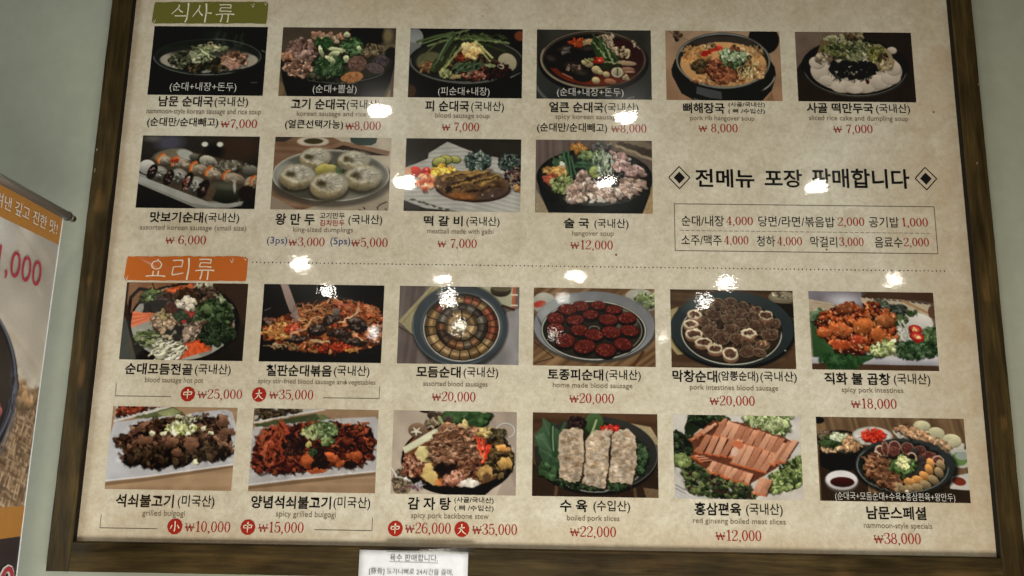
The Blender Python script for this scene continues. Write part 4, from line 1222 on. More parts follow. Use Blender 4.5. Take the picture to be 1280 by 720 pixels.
def pic_stuffed_intestine():
    p = Pic((8, 1110, 12, 710), (72, 54, 40), 31)
    p.wood((64, 46, 34), (90, 68, 48), 4, 24)
    p.poly([(0, 200), (80, 170), (30, 330), (120, 590), (60, 600), (0, 520)], (148, 132, 88), tex=.12)
    p.poly([(960, 700), (1120, 500), (1120, 720)], (84, 60, 42))
    p.poly([(880, 120), (1120, 130), (1120, 260), (1040, 240)], (36, 32, 28))
    p.ell(1020, 70, 130, 56, (112, 100, 80))
    p.ell(1020, 60, 110, 40, (132, 122, 98), tex=.1)
    p.clump(('e', 1010, 60, 90, 26), 14, ((166, 158, 134), (90, 78, 60)), (8, 16), dark=.2)
    p.ell(560, 380, 562, 345, (24, 26, 26), a=.9, soft=3)
    p.ell(555, 360, 550, 335, (44, 52, 54), grad=.12)
    p.ell(250, 120, 120, 60, (88, 96, 98), -30, a=.5, soft=14)
    p.ell(550, 395, 455, 290, (36, 36, 32))
    p.ring(548, 392, 445, 285, 10, (176, 174, 158), t0=0, t1=215)
    p.ell(548, 385, 432, 268, (50, 40, 34))
    p.clump(('e', 560, 350, 400, 230), 260, ((70, 52, 42), (92, 70, 56), (52, 38, 30), (112, 90, 74), (40, 30, 24)), (10, 24))
    sp = ((120, 92, 76), (50, 34, 28), (146, 120, 100), (72, 48, 38))
    thin = ((430, 130, 60, 44), (545, 120, 58, 40), (660, 150, 58, 34), (770, 185, 56, 34), (330, 180, 70, 40), (520, 185, 70, 36), (390, 235, 72, 50), (515, 262, 64, 36), (640, 225, 66, 46), (760, 250, 66, 40), (635, 310, 66, 46), (775, 325, 76, 54), (915, 310, 76, 52), (305, 305, 60, 42), (355, 385, 68, 60), (550, 370, 72, 48), (450, 450, 76, 56), (610, 450, 80, 50), (885, 410, 76, 54), (700, 480, 70, 44), (820, 505, 62, 46), (685, 560, 76, 52), (790, 570, 60, 34))
    for (x, y, rx, ry) in thin:
        p.slice_(x, y, rx, ry, (134, 116, 90), (78, 56, 44), wall=14, wallc=(62, 44, 34), rimw=6, speck=sp, n=28, ang=p.r.uniform(-12, 12))
    for (x, y, rx, ry) in ((860, 235, 62, 46), (225, 235, 68, 42), (185, 320, 66, 38), (212, 410, 76, 46), (700, 395, 68, 40), (292, 485, 74, 40), (400, 540, 70, 42), (535, 580, 70, 60)):
        p.slice_(x, y, rx, ry, (202, 184, 152), (86, 58, 46), wall=26, wallc=(134, 92, 68), rimw=(11 if x == 860 else 19), speck=sp, n=18)
    p.clump(('e', 820, 490, 40, 24), 8, ((180, 140, 100), (120, 74, 50)), (9, 16))
    p.ell(1020, 548, 9, 6, (200, 200, 190), a=.8)
    return p.finish()


def pic_spicy_intestine():
    p = Pic((15, 1150, 12, 708), (150, 124, 96), 33)
    p.vgrad((84, 72, 66), (160, 140, 112))
    p.poly([(0, 0), (500, 0), (490, 190), (260, 130), (0, 80)], (118, 112, 120), grad=.1)
    p.ell(330, 95, 120, 50, (216, 216, 226), a=.75, soft=16)
    p.poly([(560, 0), (1160, 0), (1160, 110), (1060, 90), (500, 60)], (74, 50, 36), tex=.06)
    p.poly([(0, 80), (250, 120), (220, 190), (0, 250)], (176, 158, 132), tex=.06)
    for k in range(5):
        p.line([(0, 110 + k * 28), (240, 140 + k * 20)], 5, (140, 120, 96), a=.6)
    p.poly([(490, 60), (850, 80), (1120, 120), (1120, 250), (880, 260), (500, 150)], (184, 168, 142), tex=.05)
    for k in range(11):
        p.line([(500 + k * 56, 58 + k * 5), (530 + k * 56, 66 + k * 5)], 9, (60, 44, 34))
    p.line([(870, 90), (1080, 190)], 24, (164, 128, 84))
    p.ell(1130, 190, 40, 60, (100, 68, 52), tex=.1)
    p.poly([(0, 600), (1150, 580), (1150, 665), (0, 655)], (172, 170, 180), grad=.15)
    p.poly([(0, 655), (1150, 662), (1150, 720), (0, 720)], (78, 54, 38), tex=.05)
    p.poly([(480, 520), (800, 200), (1120, 240), (1140, 600), (520, 600)], (186, 184, 176))
    p.clump(('e', 110, 250, 90, 60), 20, ((70, 104, 66), (92, 126, 84)), (20, 40))
    p.poly([(25, 290), (120, 420), (480, 560), (600, 590), (450, 660), (420, 705), (150, 705), (90, 610), (30, 600)], (50, 100, 46), tex=.05, grad=.1)
    for a in (((60, 360), (300, 640)), ((120, 470), (440, 680)), ((200, 540), (180, 700)), ((260, 590), (560, 600))):
        p.line(a, 7, (84, 136, 76), a=.5, soft=2)
    p.clump(('e', 300, 620, 220, 50), 26, ((44, 92, 42), (60, 116, 54), (36, 80, 36)), (20, 44), dark=.1, a=.6)
    p.ell(1000, 300, 130, 100, (196, 192, 186), grad=.1)
    p.clump(('e', 820, 260, 70, 50), 34, ((90, 112, 66), (60, 84, 46), (124, 140, 92)), (12, 24))
    p.strands(('e', 850, 380, 70, 80), 24, ((196, 198, 176), (214, 214, 200)), (60, 130), (9, 15), (50, 100))
    p.clump(('e', 650, 130, 60, 34), 16, ((74, 88, 66), (96, 108, 88)), (16, 28))
    p.clump(('e', 790, 165, 110, 34), 30, ((66, 74, 62), (90, 98, 84), (48, 56, 46)), (16, 28))
    p.clump(('e', 940, 195, 50, 22), 12, ((70, 100, 50), (50, 76, 38)), (12, 20))
    reg = ('p', [(50, 290), (180, 180), (290, 130), (420, 140), (500, 180), (500, 110), (640, 120), (780, 220), (790, 420), (620, 500), (480, 560), (420, 580), (230, 540), (150, 460)])
    p.poly(reg[1], (66, 28, 16))
    p.clump(reg, 210, ((150, 66, 30), (170, 82, 38), (122, 48, 24), (186, 100, 50), (96, 38, 22)), (16, 34), (1, 1.7), dark=.75, grad=.45, shine=.25)
    for (x, y, rx, ry, a, c) in ((490, 320, 100, 70, -20, (182, 92, 38)), (630, 410, 60, 96, -15, (170, 84, 36)), (300, 360, 100, 60, 5, (176, 84, 38)), (430, 470, 60, 74, 10, (158, 54, 30)), (140, 380, 70, 44, -10, (176, 80, 38)), (340, 170, 80, 50, 0, (120, 60, 34)), (700, 270, 90, 60, 10, (156, 84, 40)), (290, 490, 90, 50, 0, (170, 66, 32))):
        p.ell(x + 4, y + 14, rx, ry, (50, 20, 12), a, a=.7, soft=2)
        p.ell(x, y, rx, ry, c, a, grad=.35, tex=.1, soft=1.5)
    p.clump(reg, 150, ((226, 186, 130), (206, 140, 84)), (3, 6), dark=0, grad=0)
    p.clump(('p', [(520, 520), (760, 440), (780, 540), (600, 590)]), 60, ((150, 164, 84), (176, 188, 120), (110, 132, 60), (196, 200, 150)), (12, 26), (1, 2.4))
    p.clump(('p', [(780, 460), (1130, 440), (1150, 560), (980, 600), (800, 590)]), 130, ((44, 76, 40), (62, 98, 54), (32, 54, 32), (90, 124, 78)), (12, 26))
    p.clump(('p', [(1040, 330), (1140, 330), (1150, 460), (1050, 470)]), 40, ((74, 110, 56), (100, 134, 74), (50, 80, 42)), (14, 26))
    for (x, y) in ((965, 345), (975, 410)):
        p.ell(x, y + 4, 64, 46, (140, 20, 20), 10)
        p.ell(x, y, 58, 40, (176, 34, 28), 10, grad=.2)
        p.ell(x, y, 40, 24, (206, 84, 60), 10, tex=.2)
        p.clump(('e', x, y, 26, 14), 5, ((226, 190, 120),), (5, 8), dark=0)
    return p.finish()


def beef_plate(p, meatpal, reg, n):
    cx, cy = sum(q[0] for q in reg) / len(reg), sum(q[1] for q in reg) / len(reg)
    reg = [(cx + (x - cx) * .95, cy + (y - cy) * .9 - 6) for x, y in reg]
    p.poly(reg, tuple(np.array(meatpal[0]) * .35))
    p.clump(('p', reg), n, meatpal, (12, 28), (1.4, 3.2), (-40, 60), dark=.6, grad=.4, tex=.1, shine=.1)
    p.strands(('p', reg), n // 3, meatpal, (40, 110), (10, 20), (0, 180), .45)


def pic_grilled_beef():
    p = Pic((35, 1115, 12, 712), (160, 128, 96), 35)
    p.wood((150, 118, 88), (170, 138, 104), -2, 18)
    p.poly([(60, 0), (540, 0), (60, 150)], (176, 174, 172))
    p.clump(('p', [(80, 10), (480, 10), (250, 60), (70, 110)]), 40, ((70, 38, 26), (96, 52, 34), (150, 60, 40)), (14, 26))
    p.poly([(200, 100), (560, 10), (640, 60), (660, 90), (300, 130)], (96, 104, 62), tex=.05)
    p.poly([(420, 60), (560, 20), (620, 60), (500, 100)], (140, 148, 96))
    p.line([(60, 140), (350, 60), (520, 10)], 20, (196, 194, 190))
    p.poly([(60, 150), (640, 70), (1020, 25), (1070, 50), (1120, 180), (1120, 490), (620, 570), (0, 655), (0, 400)], (176, 176, 182), tex=.012)
    p.line([(0, 648), (400, 600), (1115, 490)], 12, (206, 206, 210))
    p.poly([(0, 660), (400, 612), (1115, 500), (1115, 520), (400, 640), (0, 690)], (104, 78, 54), a=.6)
    reg = [(60, 310), (100, 260), (190, 250), (200, 170), (300, 140), (420, 110), (700, 60), (900, 80), (960, 110), (1000, 80), (1050, 100), (1060, 180), (1118, 190), (1110, 430), (1000, 480), (800, 490), (430, 560), (300, 540), (140, 520), (130, 470), (170, 400), (70, 360)]
    beef_plate(p, ((88, 62, 46), (106, 74, 56), (70, 48, 36), (56, 40, 30), (122, 88, 68)), reg, 200)
    p.clump(('p', [(180, 400), (600, 330), (760, 300), (1060, 350), (1040, 430), (440, 510), (180, 480)]), 110, ((52, 42, 32), (66, 52, 38), (40, 32, 26), (80, 62, 46)), (16, 36), (1.2, 2.6), dark=.7)
    for (x, y, rx, ry, a) in ((330, 300, 80, 34, -8), (570, 310, 60, 40, -30), (630, 400, 60, 34, 20), (740, 330, 60, 60, 40), (290, 190, 90, 26, -30), (1040, 220, 80, 30, 5), (1010, 130, 44, 40, 40)):
        p.ell(x, y, rx, ry, (116, 80, 60), a, grad=.35, tex=.1)
    p.clump(('e', 640, 190, 130, 60), 60, ((184, 190, 120), (206, 206, 164), (150, 168, 80), (222, 220, 190)), (12, 24), dark=.45)
    p.clump(('e', 690, 110, 110, 30), 20, ((166, 160, 130), (130, 128, 92), (190, 186, 160)), (12, 20))
    for (x, y) in ((395, 245), (490, 235), (835, 190), (790, 480), (610, 100), (900, 230)):
        p.ell(x, y, 24, 20, (196, 196, 160), grad=.3)
    return p.finish()


def pic_spicy_beef():
    p = Pic((30, 1105, 12, 712), (160, 128, 96), 37)
    p.wood((150, 118, 88), (172, 140, 106), -2, 18)
    p.poly([(40, 0), (640, 0), (40, 140)], (180, 178, 174))
    p.clump(('p', [(50, 10), (500, 10), (260, 70), (60, 110)]), 50, ((76, 62, 44), (96, 80, 60), (52, 42, 32)), (14, 26))
    p.line([(40, 135), (400, 60), (640, 12)], 16, (206, 204, 200))
    p.poly([(40, 150), (560, 50), (700, 90), (400, 150), (60, 170)], (74, 84, 52), tex=.06)
    p.poly([(560, 50), (640, 60), (700, 100), (600, 100)], (110, 120, 74))
    p.poly([(40, 175), (740, 90), (1080, 70), (1120, 110), (1120, 530), (500, 600), (0, 670), (0, 300)], (180, 178, 180), tex=.012)
    p.line([(0, 662), (400, 608), (1100, 528)], 12, (210, 208, 210))
    p.poly([(0, 676), (400, 620), (1100, 540), (1100, 560), (400, 650), (0, 700)], (104, 78, 54), a=.6)
    reg = [(10, 540), (30, 330), (110, 180), (260, 150), (340, 160), (480, 110), (720, 110), (1000, 120), (1070, 160), (1105, 240), (1095, 430), (980, 500), (740, 520), (520, 560), (260, 590), (60, 575)]
    beef_plate(p, ((112, 48, 32), (136, 60, 38), (86, 36, 26), (66, 30, 24), (156, 76, 46)), reg, 230)
    p.clump(('e', 350, 330, 120, 90), 46, ((52, 34, 30), (76, 46, 38), (40, 26, 24)), (16, 32))
    p.clump(('e', 620, 430, 80, 80), 40, ((34, 24, 20), (48, 30, 24)), (18, 34))
    p.strands(('p', [(150, 220), (320, 180), (260, 520), (140, 480)]), 26, ((150, 60, 38), (170, 80, 50)), (90, 180), (16, 30), (60, 120), .5)
    for (x, y, rx, ry, a) in ((740, 430, 90, 40, 35), (820, 470, 70, 26, -15), (920, 400, 70, 34, -10), (600, 535, 90, 22, -3), (520, 440, 50, 70, 20)):
        p.ell(x, y, rx, ry, (176, 80, 40), a, grad=.35, tex=.08)
    p.ell(890, 475, 56, 34, (40, 26, 22), tex=.2)
    p.clump(('e', 620, 190, 140, 70), 90, ((96, 130, 62), (124, 152, 84), (70, 100, 46), (156, 174, 118)), (13, 26), dark=.5)
    p.clump(('e', 530, 220, 70, 60), 20, ((180, 186, 130), (160, 172, 104)), (14, 24))
    p.clump(('e', 690, 290, 60, 26), 14, ((140, 160, 92), (90, 116, 60)), (14, 24))
    p.ell(515, 315, 24, 26, (190, 178, 96), grad=.3)
    p.clump(('e', 560, 380, 40, 24), 8, ((60, 84, 50),), (12, 20))
    return p.finish()


def pic_backbone_stew():
    p = Pic((12, 1065, 10, 712), (170, 156, 138), 39)
    p.vgrad((164, 150, 134), (176, 160, 144))
    p.poly([(700, 0), (1080, 0), (1080, 720), (900, 720), (1040, 400)], (150, 134, 120), a=.8)
    p.ell(290, 5, 60, 24, (40, 30, 24))
    p.ell(110, 610, 90, 120, (120, 104, 82), tex=.2)
    p.clump(('e', 100, 600, 70, 100), 60, ((96, 80, 62), (150, 134, 108), (76, 62, 46)), (7, 13))
    p.line([(1020, 420), (1060, 620)], 40, (120, 104, 90), a=.4, soft=6)
    p.ring(970, 170, 76, 62, 16, (128, 124, 120), t0=-175, t1=70)
    p.ring(970, 168, 76, 62, 6, (214, 210, 204), t0=-175, t1=70)
    p.ell(570, 430, 478, 290, (24, 23, 21))
    p.poly([(95, 360), (110, 480), (200, 610), (350, 690), (520, 720), (800, 720), (980, 560), (1045, 420)], (24, 23, 21))
    p.ell(570, 385, 470, 272, (34, 30, 26))
    p.ell(570, 390, 455, 258, (110, 66, 42), tex=.08)
    p.clump(('e', 880, 400, 150, 170), 90, ((50, 40, 30), (70, 56, 36), (38, 32, 24), (96, 78, 46)), (16, 32))
    p.clump(('e', 210, 480, 110, 90), 60, ((150, 104, 80), (120, 70, 50), (170, 128, 104), (90, 44, 32)), (14, 28))
    p.clump(('e', 600, 520, 220, 110), 70, ((60, 40, 30), (90, 56, 40), (40, 28, 24)), (20, 36))
    # leaves
    p.clump(('e', 610, 60, 170, 60), 30, ((56, 92, 44), (72, 112, 56), (40, 70, 34)), (30, 56), (1.4, 2.4), (-30, 20), grad=.25)
    p.poly([(430, 110), (470, 10), (640, 0), (560, 110)], (70, 108, 54), tex=.05)
    p.poly([(560, 120), (660, 20), (790, 30), (720, 80), (800, 110), (760, 150), (660, 140)], (50, 84, 42), tex=.06)
    p.line([(640, 110), (760, 40)], 5, (110, 140, 90))
    # mushrooms
    for (x, y, r) in ((340, 40, 42), (370, 80, 38), (480, 90, 44), (400, 40, 30)):
        p.ell(x, y, r, r * .85, (66, 54, 46), grad=.4, tex=.06)
    p.clump(('e', 330, 120, 50, 50), 14, ((140, 124, 100), (110, 94, 74)), (14, 24))
    p.ell(225, 180, 84, 66, (112, 88, 68), 10, grad=.3)
    for k in range(5):
        t = math.radians(k * 72 + 20)
        p.line([(212, 185), (212 + 46 * math.cos(t), 185 + 36 * math.sin(t))], 20, (206, 198, 180), 8)
    for k in range(6):
        p.line([(110 + 14 * k * .2, 330 + k * 7), (440 - k * 12, 130 + k * 18)], 16, (186, 184, 150) if k % 2 else (206, 204, 178), 20)
    p.line([(400, 60), (440, 130), (430, 170)], 30, (150, 156, 100), 40)
    # potatoes
    p.poly([(205, 370), (240, 310), (350, 310), (370, 380), (340, 440), (260, 440)], (196, 180, 118), grad=.15)
    p.poly([(290, 470), (350, 440), (400, 560), (440, 630), (370, 640), (270, 570)], (192, 164, 96), grad=.15, tex=.03)
    p.ell(420, 610, 40, 34, (200, 110, 50), a=.8, soft=3)
    # meat
    reg = [(350, 320), (380, 220), (450, 130), (560, 130), (720, 160), (740, 260), (780, 400), (640, 440), (480, 460), (340, 430)]
    p.poly(reg, (110, 74, 54))
    p.clump(('p', reg), 170, ((158, 112, 82), (134, 90, 64), (178, 134, 102), (104, 66, 46)), (14, 34), (1.4, 3.2), (-40, 30), dark=.5, shine=.15)
    p.strands(('p', reg), 100, ((186, 142, 110), (120, 78, 56), (90, 56, 40)), (50, 120), (6, 12), (-40, 20), .2)
    p.clump(('p', [(640, 400), (760, 400), (760, 540), (560, 560)]), 60, ((110, 68, 48), (80, 48, 36), (140, 92, 66)), (14, 28))
    p.clump(('p', [(480, 540), (620, 520), (640, 630), (460, 640)]), 40, ((160, 108, 84), (184, 132, 108), (130, 80, 60)), (16, 30))
    p.ell(450, 500, 80, 56, (30, 22, 20), a=.85, soft=3)
    for (a, b) in (((720, 240), (770, 370)), ((770, 200), (785, 330)), ((830, 300), (780, 440))):
        p.line([a, ((a[0] + b[0]) / 2 + 6, (a[1] + b[1]) / 2), b], 36, (206, 50, 28), 24)
        p.line([(a[0] - 6, a[1]), (b[0] - 6, b[1])], 7, (236, 110, 80))
    p.clump(('e', 800, 190, 60, 40), 24, ((196, 170, 104), (176, 146, 80)), (14, 24))
    p.ell(620, 120, 30, 34, (196, 170, 110), grad=.3)
    p.clump(('e', 900, 200, 70, 40), 20, ((90, 80, 56), (60, 54, 38)), (12, 22))
    p.ell(950, 320, 70, 30, (204, 140, 70), 10, grad=.3)
    p.ell(970, 445, 60, 54, (170, 130, 66), 20, grad=.3, tex=.1)
    p.ell(805, 530, 70, 70, (160, 122, 66), -30, grad=.2, tex=.12)
    p.ell(820, 565, 40, 40, (90, 66, 44), soft=2)
    p.ell(680, 615, 90, 36, (206, 198, 186), -5, grad=.1)
    p.ring(680, 612, 82, 44, 8, (120, 70, 50), t0=-150, t1=10)
    p.ell(640, 660, 90, 14, (24, 23, 21))
    p.line([(5, 490), (50, 560), (170, 605)], 20, (150, 146, 140))
    p.line([(5, 485), (50, 555), (170, 600)], 8, (224, 220, 214))
    p.clump(('e', 240, 640, 60, 30), 12, ((170, 166, 170), (120, 110, 120)), (8, 14), (1, 3))
    p.ring(180, 690, 70, 40, 16, (110, 70, 76), t0=-170, t1=0)
    return p.finish()


def pic_boiled_pork():
    p = Pic((8, 1058, 12, 708), (74, 52, 38), 41)
    p.wood((64, 44, 32), (92, 64, 44), 2, 40)
    p.poly([(820, 90), (1000, 120), (1060, 220), (1060, 280)], (150, 132, 98), tex=.1)
    p.poly([(0, 420), (200, 600), (900, 600), (1060, 420), (1060, 720), (0, 720)], (46, 36, 30), a=.9)
    p.line([(215, 620), (200, 720)], 26, (84, 62, 46))
    p.line([(855, 600), (870, 720)], 26, (84, 62, 46))
    p.poly([(930, 625), (1060, 640), (1060, 715), (960, 715)], (120, 96, 70), tex=.25)
    for k in range(9):
        p.line([(940 + k * 14, 630), (960 + k * 12, 712)], 5, (70, 50, 36), a=.8)
    p.ell(545, 370, 515, 325, (26, 25, 24))
    p.ell(540, 350, 515, 312, (46, 46, 44), grad=.1)
    p.ring(530, 368, 435, 300, 8, (140, 140, 130), t0=5, t1=165)
    p.ring(545, 350, 510, 310, 6, (110, 110, 104), t0=-20, t1=70, a=.8)
    p.ell(530, 370, 425, 290, (38, 44, 32))
    p.clump(('e', 520, 600, 300, 50), 80, ((44, 66, 38), (60, 84, 50), (30, 44, 28)), (12, 24))
    p.strands(('e', 520, 600, 300, 50), 40, ((96, 122, 80), (50, 74, 44)), (30, 80), (5, 9), (0, 180))
    p.clump(('e', 910, 380, 50, 130), 60, ((56, 84, 50), (74, 104, 64), (40, 60, 38)), (14, 26))
    p.clump(('e', 160, 470, 90, 90), 40, ((46, 74, 42), (60, 92, 54)), (18, 34))
    for pts, c in (([(20, 200), (90, 130), (90, 50), (180, 120), (240, 170), (230, 380), (140, 330), (30, 290)], (62, 96, 62)), ([(60, 280), (130, 300), (240, 380), (200, 480), (110, 420), (60, 350)], (56, 90, 56)), ([(30, 210), (100, 180), (170, 330), (60, 290)], (76, 112, 76))):
        p.poly(pts, c, tex=.05, grad=.15)
    for a in (((60, 190), (160, 330)), ((100, 80), (150, 200)), ((70, 320), (200, 400)), ((100, 240), (40, 220))):
        p.line(a, 5, (110, 144, 108), a=.7)
    p.line([(175, 110), (170, 230), (195, 360)], 38, (44, 78, 44))
    p.line([(178, 130), (178, 230), (185, 330)], 12, (120, 156, 110))
    p.line([(280, 100), (235, 200)], 26, (60, 92, 54))
    p.ell(525, 95, 78, 86, (66, 104, 50), 20, grad=.2)
    p.line([(545, 70), (500, 200), (470, 235)], 16, (160, 176, 120), 22)
    p.clump(('e', 380, 90, 70, 40), 26, ((46, 32, 34), (62, 46, 44), (36, 28, 28)), (14, 26))
    p.clump(('e', 660, 135, 80, 24), 26, ((190, 40, 34), (160, 28, 26), (206, 60, 46)), (14, 24))
    for (pts, seed) in (([(230, 200), (260, 150), (380, 130), (430, 160), (440, 380), (420, 560), (370, 600), (240, 560), (225, 380)], 1), ([(450, 240), (540, 150), (680, 155), (650, 300), (640, 480), (620, 635), (430, 600), (440, 400)], 2), ([(660, 220), (700, 160), (810, 140), (870, 200), (885, 400), (840, 600), (650, 590), (640, 460), (670, 380)], 3)):
        sh = [(x + 10, y + 12) for x, y in pts]
        p.poly(sh, (26, 24, 20), a=.7)
        p.poly(pts, (176, 154, 130), tex=.05, grad=.06)
        cx, cy = sum(q[0] for q in pts) / len(pts), sum(q[1] for q in pts) / len(pts)
        inn = [(cx + (x - cx) * .8, cy + (y - cy) * .92) for x, y in pts]
        p.clump(('p', inn), 90, ((186, 166, 142), (164, 138, 110), (192, 176, 156), (150, 120, 88), (196, 180, 160)), (12, 26), (1.1, 2.0), (-20, 20), dark=.12, grad=.12, a=.5)
        xs, ys = [q[0] for q in pts], [q[1] for q in pts]
        for k in range(12):
            x, y = p.inside(('p', pts))
            p.line([(x, y), (x + p.r.uniform(-16, 16), y + p.r.uniform(30, 80))], 6, (130, 102, 76), 3, a=.4)
        for k in range(7):
            x, y = p.inside(('p', pts))
            p.line([(x - 30, y), (x + 40, y + p.r.uniform(-14, 14))], 8, (124, 92, 62), 4, a=.4)
    p.line([(448, 190), (446, 400), (425, 600)], 12, (44, 34, 26), a=.9, soft=2)
    p.line([(668, 200), (655, 400), (632, 610)], 12, (44, 34, 26), a=.9, soft=2)
    return p.finish()


def pic_ginseng_meat():
    p = Pic((8, 1065, 10, 712), (176, 170, 164), 43)
    p.vgrad((186, 180, 174), (178, 174, 166))
    p.ring(560, 200, 620, 560, 30, (150, 146, 146), t0=60, t1=160, a=.5, soft=5)
    for k in range(4):
        p.line([(20, 600 + k * 30), (180, 690 + k * 30)], 10, (104, 100, 104), a=.7)
    p.poly([(150, 0), (450, 0), (450, 60), (230, 130), (140, 220), (100, 120)], (34, 44, 30), tex=.1)
    p.clump(('e', 300, 40, 160, 50), 50, ((40, 56, 32), (30, 40, 28), (60, 78, 46)), (16, 30))
    p.clump(('p', [(10, 110), (60, 180), (180, 200), (190, 330), (100, 420), (20, 380)]), 90, ((30, 38, 28), (42, 54, 36), (24, 30, 24), (60, 72, 48)), (16, 32))
    p.clump(('p', [(20, 370), (160, 380), (300, 480), (600, 580), (680, 690), (330, 700), (120, 640), (80, 520)]), 180, ((50, 62, 38), (36, 46, 30), (74, 88, 50), (100, 112, 62), (54, 38, 36)), (14, 30))
    p.clump(('e', 90, 400, 70, 50), 30, ((120, 136, 74), (96, 112, 58)), (14, 26))
    p.clump(('p', [(600, 10), (970, 10), (970, 100), (900, 170), (720, 110), (600, 50)]), 110, ((124, 146, 76), (154, 172, 106), (92, 114, 56), (180, 190, 134)), (12, 26), (1, 3))
    p.strands(('e', 780, 90, 140, 60), 30, ((176, 188, 130), (190, 198, 150)), (40, 100), (5, 9), (60, 120))
    p.clump(('p', [(930, 380), (1080, 340), (1080, 570), (900, 640), (780, 660), (800, 520), (900, 440)]), 150, ((90, 110, 52), (126, 148, 74), (60, 76, 40), (44, 54, 34), (150, 166, 96)), (13, 28))
    reg = [(140, 220), (330, 60), (560, 65), (760, 130), (930, 190), (1025, 240), (960, 360), (840, 460), (740, 520), (620, 590), (460, 550), (300, 490), (150, 380), (180, 310)]
    p.poly(reg, (96, 52, 36))

    def row(x0, y0, x1, y1, n, L, w, lean, cols=((176, 116, 86), (160, 100, 72), (188, 132, 102))):
        for k in range(n):
            t = (k + .5) / n
            x, y = x0 + (x1 - x0) * t, y0 + (y1 - y0) * t
            c = cols[p.r.randint(len(cols))]
            a = math.radians(lean + p.r.uniform(-4, 4))
            dx, dy = math.cos(a) * L / 2, math.sin(a) * L / 2
            q = [(x - dx - w / 2, y - dy), (x - dx + w / 2, y - dy + w * .3), (x + dx + w / 2, y + dy + w * .3), (x + dx - w / 2, y + dy)]
            p.poly([(a_ + 9, b_ + 9) for a_, b_ in q], (60, 30, 22), a=.8)
            p.poly(q, c, grad=.12, tex=.1)
            for j in range(3):
                p.line([(q[0][0] + w * (.2 + .3 * j), q[0][1]), (q[3][0] + w * (.2 + .3 * j), q[3][1])], 4, tuple(np.array(c) * 1.22), a=.5)
            p.line([q[3], q[2]], 16, (190, 92, 50), a=.8)
    row(380, 100, 900, 260, 10, 150, 50, 118)
    row(180, 190, 330, 110, 3, 150, 34, 140)
    row(230, 240, 560, 290, 5, 170, 52, 118)
    row(520, 320, 820, 400, 5, 190, 56, 120)
    row(860, 330, 980, 290, 3, 220, 46, 122)
    row(200, 350, 290, 400, 3, 90, 30, 175)
    row(300, 430, 640, 540, 8, 100, 42, 122)
    row(680, 590, 790, 600, 2, 150, 56, 118)
    p.ell(545, 260, 46, 36, (186, 96, 62), tex=.1)
    p.ell(515, 315, 30, 40, (200, 160, 140), 20, tex=.08)
    p.poly([(0, 640), (0, 712), (420, 712), (150, 690)], (170, 168, 166), a=.8)
    p.poly([(1080, 590), (1080, 712), (640, 712), (860, 670)], (178, 170, 160), a=.95)
    return p.finish()


